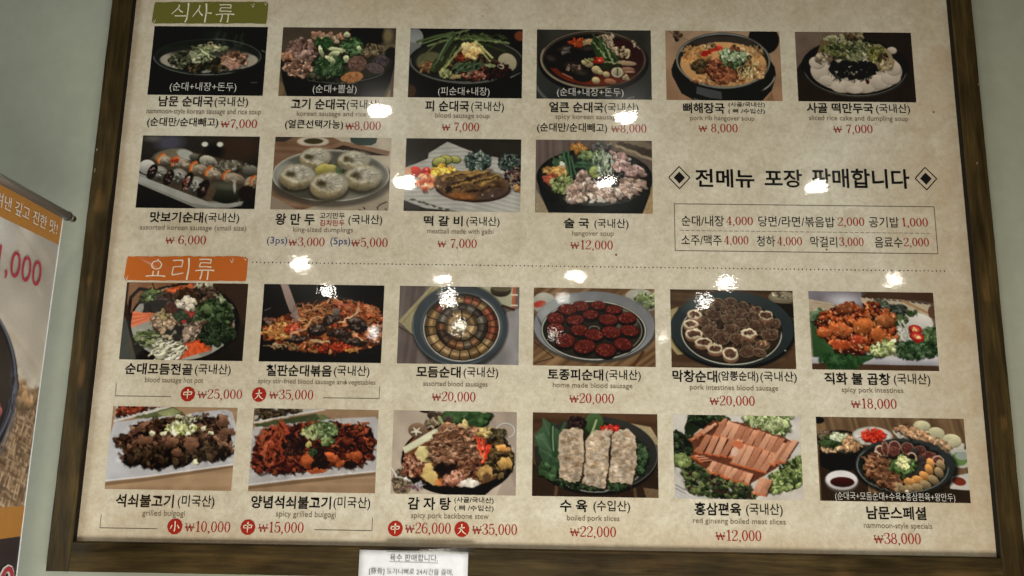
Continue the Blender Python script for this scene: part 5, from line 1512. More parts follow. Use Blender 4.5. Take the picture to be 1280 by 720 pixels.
def pic_special_set():
    p = Pic((20, 1250, 12, 705), (96, 74, 54), 45, w=276, aspect=.56)
    p.wood((84, 62, 44), (126, 98, 68), 78, 22)
    p.poly([(30, 330), (420, 250), (420, 640), (900, 640), (1260, 520), (1260, 720), (30, 720)], (44, 34, 27), a=.9)
    p.ell(330, 320, 120, 90, (44, 36, 30), a=.7, soft=5)
    p.ell(40, 40, 50, 30, (30, 30, 30))
    p.poly([(30, 210), (40, 420), (130, 470), (300, 450), (380, 380), (408, 200)], (28, 28, 26))
    p.ell(215, 220, 195, 100, (34, 34, 31))
    p.ell(212, 220, 178, 86, (92, 78, 58))
    p.clump(('e', 290, 230, 110, 60), 70, ((170, 128, 88), (146, 104, 70), (190, 152, 110)), (9, 20), (1, 2.6))
    p.clump(('e', 130, 280, 90, 26), 30, ((190, 158, 120), (160, 124, 88)), (9, 20))
    p.clump(('e', 70, 170, 50, 40), 24, ((110, 90, 72), (84, 66, 52)), (10, 20))
    p.clump(('e', 130, 215, 90, 44), 50, ((66, 98, 48), (92, 126, 66), (44, 68, 34)), (9, 18), (1.2, 3), (-60, 0))
    p.clump(('e', 190, 170, 70, 34), 30, ((196, 204, 172), (160, 178, 130)), (9, 16))
    p.ell(480, 165, 168, 76, (172, 168, 160))
    p.ell(480, 160, 150, 62, (196, 192, 184))
    p.clump(('e', 490, 165, 100, 54), 70, ((190, 40, 26), (210, 62, 40), (156, 28, 20)), (10, 22))
    p.poly([(650, 115), (800, 70), (1240, 220), (1230, 270), (1090, 305), (700, 190)], (186, 180, 166))
    for (x, y, rx, ry) in ((895, 75, 74, 44), (1010, 135, 72, 50), (1135, 195, 80, 56)):
        p.ell(x, y + 6, rx, ry, (110, 104, 76))
        p.ell(x, y, rx, ry, (180, 174, 138), grad=.2, tex=.03)
    p.clump(('p', [(680, 110), (820, 80), (1140, 250), (1090, 300), (900, 230)]), 90, ((176, 134, 96), (196, 158, 122), (150, 106, 74)), (12, 26), (1.4, 3), (20, 40))
    p.ell(1200, 340, 110, 80, (178, 178, 168))
    p.ell(1190, 345, 66, 56, (110, 160, 70), tex=.08)
    p.ell(1215, 320, 60, 34, (150, 160, 150))
    p.poly([(1090, 590), (1110, 490), (1260, 460), (1260, 600), (1200, 600)], (184, 180, 172))
    p.ell(1170, 530, 56, 34, (120, 44, 32), 10)
    p.ell(745, 425, 430, 240, (22, 23, 22), a=.8, soft=4)
    p.ell(735, 405, 408, 222, (46, 50, 50), grad=.1)
    p.ring(715, 415, 375, 212, 7, (120, 126, 124), t0=0, t1=215)
    p.ell(715, 410, 360, 200, (34, 36, 34))
    p.clump(('p', [(390, 350), (560, 310), (620, 420), (680, 480), (680, 610), (520, 570), (430, 500)]), 110, ((124, 82, 54), (146, 100, 70), (98, 62, 42), (80, 50, 36)), (13, 28), (1.4, 2.8), (-25, 35), dark=.7)
    sp = ((120, 70, 64), (60, 28, 26), (150, 100, 90))
    for (x, y, rx, ry, rim, rw) in ((540, 285, 46, 44, (196, 172, 144), 14), (580, 270, 30, 60, (170, 130, 100), 8), (660, 250, 50, 48, (170, 136, 116), 8), (765, 265, 54, 52, (150, 112, 96), 7), (655, 290, 44, 40, (130, 80, 66), 6), (860, 285, 56, 44, (134, 100, 86), 6), (940, 325, 56, 38, (130, 92, 78), 6), (1010, 360, 50, 38, (190, 150, 126), 10)):
        p.slice_(x, y, rx, ry, rim, (88, 46, 40), wall=14, wallc=(70, 44, 34), rimw=rw, speck=sp, n=20)
    for (x, y) in ((860, 370), (880, 410), (850, 450), (810, 480), (740, 490), (820, 300)):
        p.ell(x, y, 50, 36, (50, 44, 44), -30, grad=.4, tex=.15)
    for (x, y, a) in ((945, 390, 80), (930, 440, 70), (890, 490, 40), (830, 520, 15), (760, 540, 5)):
        p.ell(x, y, 50, 32, (184, 124, 60), a, grad=.35, tex=.1)
    for (x, y, a) in ((1030, 400, 70), (1010, 460, 60), (960, 520, 40), (890, 560, 20), (820, 585, 5), (740, 595, 0), (680, 590, 60)):
        p.ell(x, y, 48, 34, (132, 110, 76), a, grad=.35, tex=.15)
    p.ring(795, 335, 34, 34, 12, (200, 160, 130), t0=-150, t1=80)
    p.clump(('e', 720, 400, 100, 64), 80, ((88, 132, 54), (116, 158, 76), (66, 104, 44)), (9, 20), (1, 3))
    p.clump(('e', 725, 380, 56, 50), 34, ((196, 196, 130), (216, 212, 160), (170, 176, 100)), (9, 18))
    p.ell(205, 545, 135, 88, (110, 104, 98), a=.6, soft=4)
    p.ell(205, 535, 133, 80, (184, 180, 184), grad=.15)
    p.ell(205, 525, 122, 64, (206, 202, 204))
    p.ell(210, 550, 100, 42, (58, 26, 22), grad=.3)
    p.ell(735, 615, 16, 10, (220, 200, 180))
    return p.finish()


def pic_banner_bowl():
    """soup bowl on a cloth and burlap, printed on the hanging banner"""
    p = Pic((0, 1000, 0, 1000), (172, 164, 150), 51, w=300, aspect=.93)
    p.vgrad((158, 156, 152), (168, 158, 140))
    p.noise(.08, 160)
    p.ell(560, 60, 130, 90, (190, 194, 200), a=.7, soft=30)
    for k in range(30):
        x, y = p.r.uniform(0, 1000), p.r.uniform(0, 620)
        p.line([(x - 100, y - 50), (x, y), (x + 100, y + 60)], p.r.uniform(8, 26), (140, 126, 106) if k % 2 else (196, 190, 178), a=.22, soft=6)
    p.poly([(700, 640), (1000, 560), (1000, 1000), (0, 1000), (0, 800)], (134, 104, 72))
    for k in range(2600):
        x, y = p.r.uniform(0, 1000), p.r.uniform(590, 1000)
        if y < 640 - (x - 700) * .25:
            continue
        c = ((144, 118, 90), (98, 74, 52), (172, 150, 122), (76, 58, 42))[p.r.randint(4)]
        if k % 2:
            p.line([(x - 20, y - 6), (x + 20, y + 6)], 6, c, a=.85)
        else:
            p.line([(x + 4, y - 16), (x - 4, y + 16)], 8, c, a=.85)
    p.line([(760, 420), (850, 560), (1000, 600)], 50, (150, 128, 98), 30, a=.7, soft=4)
    p.clump(('e', 880, 600, 120, 30), 26, ((134, 104, 72), (168, 140, 104)), (16, 30), (1, 2.5), a=.7, dark=.2)
    p.ell(397, 610, 470, 350, (20, 20, 26))
    p.ring(397, 595, 452, 332, 12, (84, 90, 112))
    p.ring(397, 604, 434, 318, 7, (60, 64, 92))
    p.ring(397, 655, 470, 345, 8, (84, 90, 112), t0=-20, t1=90)
    p.ring(397, 625, 462, 345, 6, (96, 100, 122), t0=0, t1=90)
    p.ring(397, 640, 450, 345, 6, (60, 64, 84), t0=0, t1=90)
    p.ell(397, 580, 425, 300, (40, 34, 34))
    p.clump(('e', 400, 520, 270, 110), 50, ((176, 166, 118), (150, 134, 92), (190, 186, 156)), (22, 44), (1, 2))
    p.clump(('e', 560, 700, 220, 130), 60, ((120, 60, 66), (92, 44, 46), (60, 36, 34)), (16, 30))
    return p.finish(blur=1)


# ---- layout of the print, metres on the board
TEXTS = [
    ('dish_name', '남문 순대국', -0.9433, -0.8041, 2.3862, 2.415, 'bold'),
    ('origin_note', '(국내산)', -0.8, -0.7144, 2.3842, 2.4141, 'reg'),
    ('english_caption', 'nammoon-style korean sausage and rice soup', -0.9713, -0.6798, 2.3625, 2.3815, 'eng'),
    ('dish_option', '(순대만/순대빼고)', -0.9671, -0.7859, 2.3292, 2.3571, 'med'),
    ('price', 'W7,000', -0.7794, -0.6871, 2.3265, 2.3533, 'price'),
    ('photo_caption', '(순대+내장+돈두)', -0.9181, -0.7475, 2.426, 2.4533, 'white'),
    ('dish_name', '고기 순대국', -0.6046, -0.465, 2.382, 2.4111, 'bold'),
    ('origin_note', '(국내산)', -0.4626, -0.3772, 2.3801, 2.4101, 'reg'),
    ('english_caption', 'korean sausage and rice soup', -0.5881, -0.3708, 2.3606, 2.3779, 'eng'),
    ('dish_option', '(얼큰선택가능)', -0.616, -0.4687, 2.3275, 2.3543, 'med'),
    ('price', 'W8,000', -0.4632, -0.3734, 2.3244, 2.3518, 'price'),
    ('photo_caption', '(순대+뽈살)', -0.5516, -0.4392, 2.4241, 2.4503, 'white'),
    ('dish_name', '피 순대국', -0.2627, -0.1517, 2.3806, 2.4098, 'bold'),
    ('origin_note', '(국내산)', -0.1463, -0.0632, 2.3785, 2.4087, 'reg'),
    ('english_caption', 'blood sausage soup', -0.2368, -0.0992, 2.3596, 2.3768, 'eng'),
    ('price', 'W 7,000', -0.2188, -0.1248, 2.3242, 2.3509, 'price'),
    ('photo_caption', '(피순대+내장)', -0.2316, -0.1005, 2.4211, 2.4472, 'white'),
    ('dish_name', '얼큰 순대국', 0.0512, 0.1881, 2.3814, 2.4096, 'bold'),
    ('origin_note', '(국내산)', 0.1907, 0.2765, 2.3794, 2.4087, 'reg'),
    ('english_caption', 'spicy korean sausage soup', 0.0665, 0.2701, 2.3592, 2.3772, 'eng'),
    ('dish_option', '(순대만/순대빼고)', 0.021, 0.1974, 2.3257, 2.353, 'med'),
    ('price', 'W8,000', 0.2074, 0.2958, 2.3247, 2.3516, 'price'),
    ('photo_caption', '(순대+내장+돈두)', 0.0708, 0.2393, 2.4224, 2.4484, 'white'),
    ('dish_name', '뼈해장국', 0.389, 0.4933, 2.3823, 2.4107, 'bold'),
    ('origin_note', '(사골/국내산)', 0.5033, 0.5951, 2.399, 2.4141, 'reg'),
    ('origin_note', '( 뼈 /수입산)', 0.5027, 0.5944, 2.3814, 2.3964, 'reg'),
    ('english_caption', 'pork rib hangover soup', 0.406, 0.5671, 2.3601, 2.3768, 'eng'),
    ('price', 'W 8,000', 0.4262, 0.5244, 2.3283, 2.3549, 'price'),
    ('dish_name', '사골 떡만두국', 0.6998, 0.8666, 2.3865, 2.414, 'bold'),
    ('origin_note', '(국내산)', 0.8732, 0.9583, 2.3847, 2.4133, 'reg'),
    ('english_caption', 'sliced rice cake and dumpling soup', 0.7038, 0.9518, 2.3631, 2.3806, 'eng'),
    ('price', 'W 7,000', 0.7632, 0.8612, 2.3299, 2.3565, 'price'),
    ('dish_name', '맛보기순대', -0.9349, -0.8027, 2.081, 2.1084, 'bold'),
    ('origin_note', '(국내산)', -0.7983, -0.7128, 2.0794, 2.1077, 'reg'),
    ('english_caption', 'assorted korean sausage (small size)', -0.9579, -0.6935, 2.0576, 2.0754, 'eng'),
    ('price', 'W 6,000', -0.8909, -0.7908, 2.0218, 2.0484, 'price'),
    ('dish_name', '왕 만 두', -0.623, -0.5251, 2.0782, 2.1079, 'bold'),
    ('filling_note', '고기만두', -0.5139, -0.4518, 2.0955, 2.1111, 'reg'),
    ('filling_note', '김치만두', -0.5128, -0.4508, 2.0767, 2.0926, 'redk'),
    ('origin_note', '(국내산)', -0.4423, -0.3582, 2.0787, 2.107, 'reg'),
    ('english_caption', 'king-sized dumplings', -0.5773, -0.4293, 2.0568, 2.0739, 'eng'),
    ('portion_note', '(3ps)', -0.6401, -0.5897, 2.0247, 2.048, 'blue'),
    ('price', 'W3,000', -0.5869, -0.4978, 2.0206, 2.0469, 'price'),
    ('portion_note', '(5ps)', -0.4837, -0.4344, 2.0247, 2.048, 'blue'),
    ('price', 'W5,000', -0.4323, -0.3424, 2.0206, 2.0479, 'price'),
    ('dish_name', '떡 갈 비', -0.2557, -0.1597, 2.0801, 2.1063, 'bold'),
    ('origin_note', '(국내산)', -0.1506, -0.0686, 2.0783, 2.1054, 'reg'),
    ('english_caption', 'meatball made with galbi', -0.2468, -0.0836, 2.0568, 2.0741, 'eng'),
    ('price', 'W 7,000', -0.2198, -0.1236, 2.0213, 2.0476, 'price'),
    ('dish_name', '술 국', 0.0898, 0.1515, 2.0787, 2.1048, 'bold'),
    ('origin_note', '(국내산)', 0.1641, 0.2482, 2.0767, 2.1039, 'reg'),
    ('english_caption', 'hangover soup', 0.1095, 0.2115, 2.0559, 2.0729, 'eng'),
    ('price', 'W12,000', 0.1057, 0.2093, 2.0215, 2.0484, 'price'),
    ('takeaway_notice', '전메뉴', 0.4148, 0.5609, 2.1879, 2.2355, 'head'),
    ('takeaway_notice', '포장', 0.586, 0.6787, 2.1896, 2.2364, 'head'),
    ('takeaway_notice', '판매합니다', 0.7036, 0.9432, 2.1899, 2.2407, 'head'),
    ('side_item', '순대/내장', 0.3781, 0.4822, 2.0881, 2.115, 'light'),
    ('side_price', '4,000', 0.4878, 0.553, 2.088, 2.1133, 'price'),
    ('side_item', '당면/라면/볶음밥', 0.5667, 0.7525, 2.0889, 2.1158, 'light'),
    ('side_price', '2,000', 0.7602, 0.825, 2.0894, 2.1146, 'price'),
    ('side_item', '공기밥', 0.8364, 0.9091, 2.0902, 2.1171, 'light'),
    ('side_price', '1,000', 0.9166, 0.9799, 2.0897, 2.1149, 'price'),
    ('side_item', '소주/맥주', 0.3769, 0.4751, 2.0391, 2.0657, 'light'),
    ('side_price', '4,000', 0.4809, 0.5402, 2.0389, 2.064, 'price'),
    ('side_item', '청하', 0.5608, 0.6049, 2.0387, 2.0653, 'light'),
    ('side_price', '4,000', 0.61, 0.6706, 2.0382, 2.0632, 'price'),
    ('side_item', '막걸리', 0.6912, 0.7558, 2.0384, 2.0651, 'light'),
    ('side_price', '3,000', 0.7611, 0.8202, 2.0385, 2.0635, 'price'),
    ('side_item', '음료수', 0.8472, 0.9142, 2.0393, 2.0659, 'light'),
    ('side_price', '2,000', 0.9172, 0.9785, 2.0397, 2.0647, 'price'),
    ('dish_name', '순대모듬전골', -0.9576, -0.7955, 1.7042, 1.7316, 'bold'),
    ('origin_note', '(국내산)', -0.7899, -0.7038, 1.7033, 1.7316, 'reg'),
    ('english_caption', 'blood sausage hot pot', -0.9072, -0.7674, 1.6817, 1.6985, 'eng'),
    ('price', 'W25,000', -0.7786, -0.6721, 1.6451, 1.6716, 'price'),
    ('dish_name', '철판순대볶음', -0.6193, -0.4618, 1.7051, 1.733, 'bold'),
    ('origin_note', '(국내산)', -0.4569, -0.3718, 1.7041, 1.7329, 'reg'),
    ('english_caption', 'spicy stir-fried blood sausage and vegetables', -0.6364, -0.3563, 1.6837, 1.6996, 'eng'),
    ('price', 'W35,000', -0.6078, -0.5028, 1.6463, 1.6733, 'price'),
    ('dish_name', '모듬순대', -0.2601, -0.1546, 1.7069, 1.734, 'bold'),
    ('origin_note', '(국내산)', -0.1475, -0.0651, 1.7056, 1.7336, 'reg'),
    ('english_caption', 'assorted blood sausages', -0.2428, -0.0898, 1.6832, 1.6988, 'eng'),
    ('price', 'W20,000', -0.2208, -0.1177, 1.6473, 1.6741, 'price'),
    ('dish_name', '토종피순대', 0.0525, 0.1843, 1.7056, 1.7322, 'bold'),
    ('origin_note', '(국내산)', 0.1898, 0.2734, 1.7044, 1.732, 'reg'),
    ('english_caption', 'home made blood sausage', 0.0648, 0.2534, 1.6843, 1.7001, 'eng'),
    ('price', 'W20,000', 0.1041, 0.2095, 1.6481, 1.6748, 'price'),
    ('dish_name', '막창순대', 0.3482, 0.4538, 1.7048, 1.7333, 'bold'),
    ('dish_option', '(암뽕순대)', 0.4562, 0.5514, 1.7063, 1.7329, 'med'),
    ('origin_note', '(국내산)', 0.5555, 0.6416, 1.7058, 1.7333, 'reg'),
    ('english_caption', 'pork intestines blood sausage', 0.3887, 0.597, 1.6835, 1.6999, 'eng'),
    ('price', 'W20,000', 0.4344, 0.5403, 1.6474, 1.674, 'price'),
    ('dish_name', '직화 불 곱창', 0.7065, 0.8615, 1.7044, 1.7328, 'bold'),
    ('origin_note', '(국내산)', 0.8696, 0.9553, 1.7035, 1.7328, 'reg'),
    ('english_caption', 'spicy pork intestines', 0.7457, 0.8902, 1.6827, 1.6987, 'eng'),
    ('price', 'W18,000', 0.7654, 0.8722, 1.6453, 1.6722, 'price'),
    ('dish_name', '석쇠불고기', -0.9475, -0.8122, 1.3966, 1.4259, 'bold'),
    ('origin_note', '(미국산)', -0.8028, -0.7173, 1.3959, 1.426, 'reg'),
    ('english_caption', 'grilled bulgogi', -0.8829, -0.7838, 1.374, 1.3909, 'eng'),
    ('price', 'W10,000', -0.781, -0.676, 1.3395, 1.3675, 'price'),
    ('dish_name', '양념석쇠불고기', -0.6321, -0.4463, 1.3989, 1.4277, 'bold'),
    ('origin_note', '(미국산)', -0.4406, -0.3552, 1.3985, 1.4282, 'reg'),
    ('english_caption', 'spicy grilled bulgogi', -0.5725, -0.4335, 1.3769, 1.3941, 'eng'),
    ('price', 'W15,000', -0.6111, -0.5065, 1.3411, 1.3688, 'price'),
    ('dish_name', '감 자 탕', -0.2681, -0.169, 1.4015, 1.43, 'bold'),
    ('origin_note', '(사골/국내산)', -0.1609, -0.0702, 1.4169, 1.4317, 'reg'),
    ('origin_note', '( 뼈 /수입산)', -0.1604, -0.0699, 1.3987, 1.4137, 'reg'),
    ('english_caption', 'spicy pork backbone stew', -0.2595, -0.0807, 1.379, 1.3954, 'eng'),
    ('price', 'W26,000', -0.2725, -0.1673, 1.3444, 1.3728, 'price'),
    ('price', 'W35,000', -0.1178, -0.0151, 1.3443, 1.3727, 'price'),
    ('dish_name', '수 육', 0.0832, 0.1459, 1.4024, 1.4298, 'bold'),
    ('origin_note', '(수입산)', 0.1601, 0.2446, 1.4012, 1.4295, 'reg'),
    ('english_caption', 'boiled pork slices', 0.0994, 0.2201, 1.3794, 1.3955, 'eng'),
    ('price', 'W22,000', 0.1063, 0.2118, 1.3434, 1.371, 'price'),
    ('dish_name', '홍삼편육', 0.3928, 0.4994, 1.3998, 1.4287, 'bold'),
    ('origin_note', '(국내산)', 0.5105, 0.5945, 1.3988, 1.4287, 'reg'),
    ('english_caption', 'red ginseng boiled meat slices', 0.388, 0.6, 1.3783, 1.3943, 'eng'),
    ('price', 'W12,000', 0.4392, 0.5433, 1.3401, 1.368, 'price'),
    ('dish_name', '남문스페셜', 0.7859, 0.9219, 1.3972, 1.4266, 'bold'),
    ('english_caption', 'nammoon-style specials', 0.7778, 0.9336, 1.374, 1.3902, 'eng'),
    ('price', 'W38,000', 0.7985, 0.9052, 1.3391, 1.3675, 'price'),
    ('photo_caption', '(순대국+모듬순대+수육+홍삼편육+왕만두)', 0.7165, 0.9908, 1.4368, 1.4583, 'white'),
]
BOX = {'green': [-0.9816, -0.6815, 2.6158, 2.6793], 'g1': [-0.9332, -0.8884, 2.6184, 2.674], 'g2': [-0.8779, -0.8277, 2.619, 2.6734], 'g3': [-0.8171, -0.7684, 2.6196, 2.6715], 'orange': [-0.9827, -0.6822, 1.9334, 1.9966], 'o1': [-0.931, -0.8824, 1.9424, 1.9885], 'o2': [-0.8684, -0.8252, 1.9362, 1.9913], 'o3': [-0.8103, -0.7636, 1.937, 1.9901], 'dia1': [0.3487, 0.4022, 2.1824, 2.2418], 'dia2': [0.9565, 1.0111, 2.1866, 2.2468]}
BADGES = [('mid', -0.8017, 1.6594, 0.0174), ('big', -0.6318, 1.6608, 0.0173), ('small', -0.8044, 1.3552, 0.0176), ('mid', -0.6353, 1.3562, 0.0172), ('mid', -0.295, 1.3589, 0.0173), ('big', -0.1419, 1.3597, 0.0173)]
BRACKETS = [[(-0.9759, 1.6827), (-0.9751, 1.6518), (-0.8413, 1.6534)], [(-0.479, 1.6555), (-0.3459, 1.6553), (-0.3458, 1.6853)], [(-0.9782, 1.3801), (-0.9781, 1.3491), (-0.8443, 1.3492)], [(-0.481, 1.3534), (-0.3486, 1.3529), (-0.3485, 1.3823)]]
PRICE_BOX = [0.3606, 0.9988, 2.0248, 2.145]
PRICE_RULE = [(0.3741, 2.0748), (0.9871, 2.0781)]
DOTS = [(-0.6712, 1.9822), (1.0104, 1.9829)]
PHOTO_RECT = {'P1': [-0.974, -0.6786, 2.418, 2.6083], 'P2': [-0.6389, -0.3454, 2.418, 2.6083], 'P3': [-0.3083, -0.0186, 2.418, 2.6083], 'P4': [0.0182, 0.3108, 2.418, 2.6083], 'P5': [0.3479, 0.6404, 2.418, 2.6083], 'P6': [0.68, 0.9759, 2.418, 2.6083], 'Q1': [-0.9739, -0.6773, 2.118, 2.308], 'Q2': [-0.6381, -0.3444, 2.118, 2.308], 'Q3': [-0.3072, -0.0182, 2.118, 2.308], 'Q4': [0.0184, 0.3088, 2.118, 2.308], 'R1': [-0.9752, -0.6778, 1.7398, 1.9289], 'R2': [-0.6389, -0.3456, 1.7398, 1.9289], 'R3': [-0.3077, -0.0174, 1.7398, 1.9289], 'R4': [0.0174, 0.3092, 1.7398, 1.9289], 'R5': [0.3468, 0.6418, 1.7398, 1.9289], 'R6': [0.6795, 0.9786, 1.7398, 1.9289], 'S1': [-0.977, -0.6805, 1.4369, 1.6285], 'S2': [-0.6413, -0.3458, 1.4369, 1.6285], 'S3': [-0.31, -0.0193, 1.4369, 1.6285], 'S4': [0.0183, 0.3107, 1.4369, 1.6285], 'S5': [0.3473, 0.6436, 1.4369, 1.6285], 'S6': [0.6816, 1.0258, 1.4369, 1.6285]}

# ---------------------------------------------------------------- geometry helpers
def box_mesh(name, lo, hi, mat, parent=None, bevel=0.0, seg=2):
    bm = bmesh.new()
    bmesh.ops.create_cube(bm, size=1)
    for v in bm.verts:
        v.co = Vector([(lo[i] + hi[i]) / 2 + v.co[i] * (hi[i] - lo[i]) for i in range(3)])
    if bevel:
        bmesh.ops.bevel(bm, geom=bm.edges[:], offset=bevel, segments=seg, affect='EDGES', profile=.6)
    me = bpy.data.meshes.new(name)
    bm.to_mesh(me)
    bm.free()
    me.materials.append(mat)
    return link(bpy.data.objects.new(name, me), parent)


Y_PHOTO, Y_TEXT, Y_TOP = -.0005, -.0010, -.0014
_tcurve = {}


def glyph_mesh(text, bold):
    key = (text, bold)
    if key not in _tcurve:
        c = bpy.data.curves.new("lettering", 'FONT')
        c.body = text
        c.resolution_u = 3
        c.offset = bold
        o = bpy.data.objects.new("lettering", c)
        scene.collection.objects.link(o)
        me = o.to_mesh()
        v = np.zeros(len(me.vertices) * 3)
        me.vertices.foreach_get('co', v)
        f = [tuple(p.vertices) for p in me.polygons]
        o.to_mesh_clear()
        bpy.data.objects.remove(o)
        _tcurve[key] = (v.reshape(-1, 3)[:, :2], f)
    return _tcurve[key]


def place2d(name, pts, faces, rect, mat, parent, y=Y_TEXT, shear=0.0, label=None):
    """fits a flat drawing (x right, y up) into rect = x0, x1, z0, z1 on the board"""
    P = np.array(pts, float)
    lo, hi = P.min(0), P.max(0)
    x0, x1, z0, z1 = rect
    X = x0 + (P[:, 0] - lo[0]) / max(hi[0] - lo[0], 1e-9) * (x1 - x0)
    Z = z0 + (P[:, 1] - lo[1]) / max(hi[1] - lo[1], 1e-9) * (z1 - z0)
    cx, cz = (x0 + x1) / 2, (z0 + z1) / 2
    V = np.stack([X - cx, np.zeros(len(X)), Z - cz], 1)
    o = mesh_obj(name, V, faces, mat, None)
    o.location = (cx, y, cz)
    if parent is not None:
        o.parent = parent
        o.matrix_parent_inverse = parent.matrix_world.inverted() if parent.type != 'EMPTY' else Matrix.Identity(4)
        o.location = Vector((cx, y, cz)) - world_loc(parent)
        o.matrix_parent_inverse = Matrix.Identity(4)
    if label:
        o["label"] = label
    return o


def world_loc(o):
    v = Vector(o.location)
    while o.parent is not None:
        o = o.parent
        v = v + o.location
    return v


# -- stroke lettering with thick and thin, for the serif figures and the brush headings
def ribbon(pts, close=False, sub=6):
    """pts = (x, y, halfwidth); smooth ribbon through them"""
    P = np.array(pts, float)
    if len(P) > 2 and sub > 1:
        out = []
        n = len(P)
        rng = range(n if close else n - 1)
        for i in rng:
            p0 = P[(i - 1) % n] if (close or i > 0) else 2 * P[0] - P[1]
            p1, p2 = P[i], P[(i + 1) % n]
            p3 = P[(i + 2) % n] if (close or i + 2 < n) else 2 * P[-1] - P[-2]
            for k in range(sub):
                t = k / sub
                out.append(.5 * ((2 * p1) + (-p0 + p2) * t + (2 * p0 - 5 * p1 + 4 * p2 - p3) * t * t + (-p0 + 3 * p1 - 3 * p2 + p3) * t ** 3))
        if not close:
            out.append(P[-1])
        P = np.array(out)
    n = len(P)
    T = (np.roll(P, -1, 0) - np.roll(P, 1, 0)) if close else np.gradient(P, axis=0)
    T = T[:, :2] / (np.linalg.norm(T[:, :2], axis=1)[:, None] + 1e-9)
    Nn = np.stack([-T[:, 1], T[:, 0]], 1)
    W = np.maximum(P[:, 2], .004)[:, None]
    L, Rr = P[:, :2] + Nn * W, P[:, :2] - Nn * W
    V = np.concatenate([L, Rr])
    F = [(i, (i + 1) % n, n + (i + 1) % n, n + i) for i in range(n if close else n - 1)]
    return V, F


def sharp(pts):
    return ribbon(pts, sub=1)


def disc(x, y, r, n=10):
    V = np.array([(x + r * math.cos(2 * math.pi * k / n), y + r * math.sin(2 * math.pi * k / n)) for k in range(n)])
    return V, [tuple(range(n))]


def join(parts, dx=0.0, sx=1.0):
    Vs, Fs, k = [], [], 0
    for V, F in parts:
        Vs.append(np.array(V) * (sx, 1) + (dx, 0))
        Fs += [tuple(i + k for i in f) for f in F]
        k += len(V)
    return np.concatenate(Vs), Fs


TK, TN = .054, .021


def oval(cx, cy, rx, ry, tk=TK, tn=TN):
    pts = []
    for k in range(16):
        a = 2 * math.pi * k / 16
        pts.append((cx + (rx - tk) * math.cos(a), cy + (ry - tn) * math.sin(a), tn + (tk - tn) * abs(math.cos(a)) ** 1.3))
    return ribbon(pts, close=True, sub=2)


def fig(ch):
    """serif figures, cap height 1, returns parts and advance width"""
    if ch == '0':
        return [oval(.25, .5, .23, .5)], .52
    if ch == '1':
        return [sharp([(.25, 0, TK), (.25, 1, TK)]), sharp([(.10, .015, TN), (.40, .015, TN)]), sharp([(.08, .84, TN), (.25, .97, TN * 1.6)])], .46
    if ch == '2':
        return [ribbon([(.06, .76, .03), (.10, .92, TN), (.25, .98, TN), (.40, .90, TK), (.42, .72, TK), (.32, .50, TK * .7), (.14, .24, TN), (.04, .04, TN)]),
                disc(.085, .755, .05), sharp([(.04, .045, .045), (.30, .045, .045), (.42, .045, TN)]), sharp([(.42, .02, TN), (.46, .24, TN)])], .52
    if ch == '3':
        return [ribbon([(.07, .82, .02), (.12, .94, TN), (.25, .98, TN), (.38, .90, TK), (.38, .68, TK), (.27, .55, TN), (.18, .53, TN)]),
                ribbon([(.18, .53, TN), (.30, .50, TN), (.43, .38, TK), (.43, .16, TK), (.28, .02, TN), (.12, .04, TN), (.06, .18, .02)]), disc(.085, .81, .05), disc(.075, .19, .05)], .52
    if ch == '4':
        return [sharp([(.33, 0, TK), (.33, 1, TK)]), sharp([(.33, .98, TN), (.02, .28, TN)]), sharp([(.02, .28, TN), (.48, .28, TN)]), sharp([(.20, .015, TN), (.45, .015, TN)])], .52
    if ch == '5':
        return [sharp([(.11, .94, .05), (.42, .94, .045)]), sharp([(.11, .96, TN), (.09, .50, TN)]),
                ribbon([(.09, .50, TN), (.18, .60, TN), (.34, .60, TK * .8), (.44, .42, TK), (.42, .16, TK), (.27, .02, TN), (.12, .04, TN), (.06, .17, .02)]), disc(.075, .18, .05)], .52
    if ch == '6':
        return [ribbon([(.42, .86, .03), (.32, .97, TN), (.18, .90, TK * .7), (.07, .62, TK), (.06, .36, TK), (.12, .12, TK * .8), (.25, .02, TN), (.40, .12, TK * .8), (.43, .32, TK), (.38, .50, TK * .7), (.25, .58, TN), (.10, .46, TN)]), disc(.40, .86, .045)], .52
    if ch == '7':
        return [sharp([(.07, .93, .05), (.45, .93, .05)]), sharp([(.06, .76, TN), (.08, .96, TN)]), ribbon([(.45, .92, TN), (.34, .62, TN * 1.4), (.25, .34, TK), (.22, 0, TK)])], .50
    if ch == '8':
        return [oval(.25, .75, .19, .25, TK * .8), oval(.25, .27, .23, .27)], .52
    if ch == '9':
        return [ribbon([(.08, .14, .03), (.18, .03, TN), (.32, .10, TK * .7), (.43, .38, TK), (.44, .64, TK), (.38, .88, TK * .8), (.25, .98, TN), (.10, .88, TK * .8), (.07, .68, TK), (.12, .50, TK * .7), (.25, .42, TN), (.40, .54, TN)])], .52
    if ch == ',':
        return [disc(.10, .03, .065), ribbon([(.15, .04, .03), (.14, -.08, .025), (.06, -.18, .008)])], .26
    if ch == 'W':   # won sign: small w, one heavy bar
        return [sharp([(.02, .74, TN * 1.4), (.18, .04, TK)]), sharp([(.19, .04, TN), (.33, .70, TN)]), sharp([(.33, .74, TN * 1.4), (.48, .04, TK)]), sharp([(.49, .04, TN), (.64, .74, TN)]),
                sharp([(-.04, .745, TN), (.14, .745, TN)]), sharp([(.55, .745, TN), (.71, .745, TN)]), sharp([(-.04, .46, TN), (.72, .46, TN)]), sharp([(-.04, .37, TN), (.72, .37, TN)])], .74
    return [], .28


def price_mesh(t):
    parts, x = [], 0.0
    for ch in t:
        ps, w = fig(ch)
        for V, F in ps:
            parts.append((np.array(V) + (x, 0), F))
        x += w
    return join(parts)


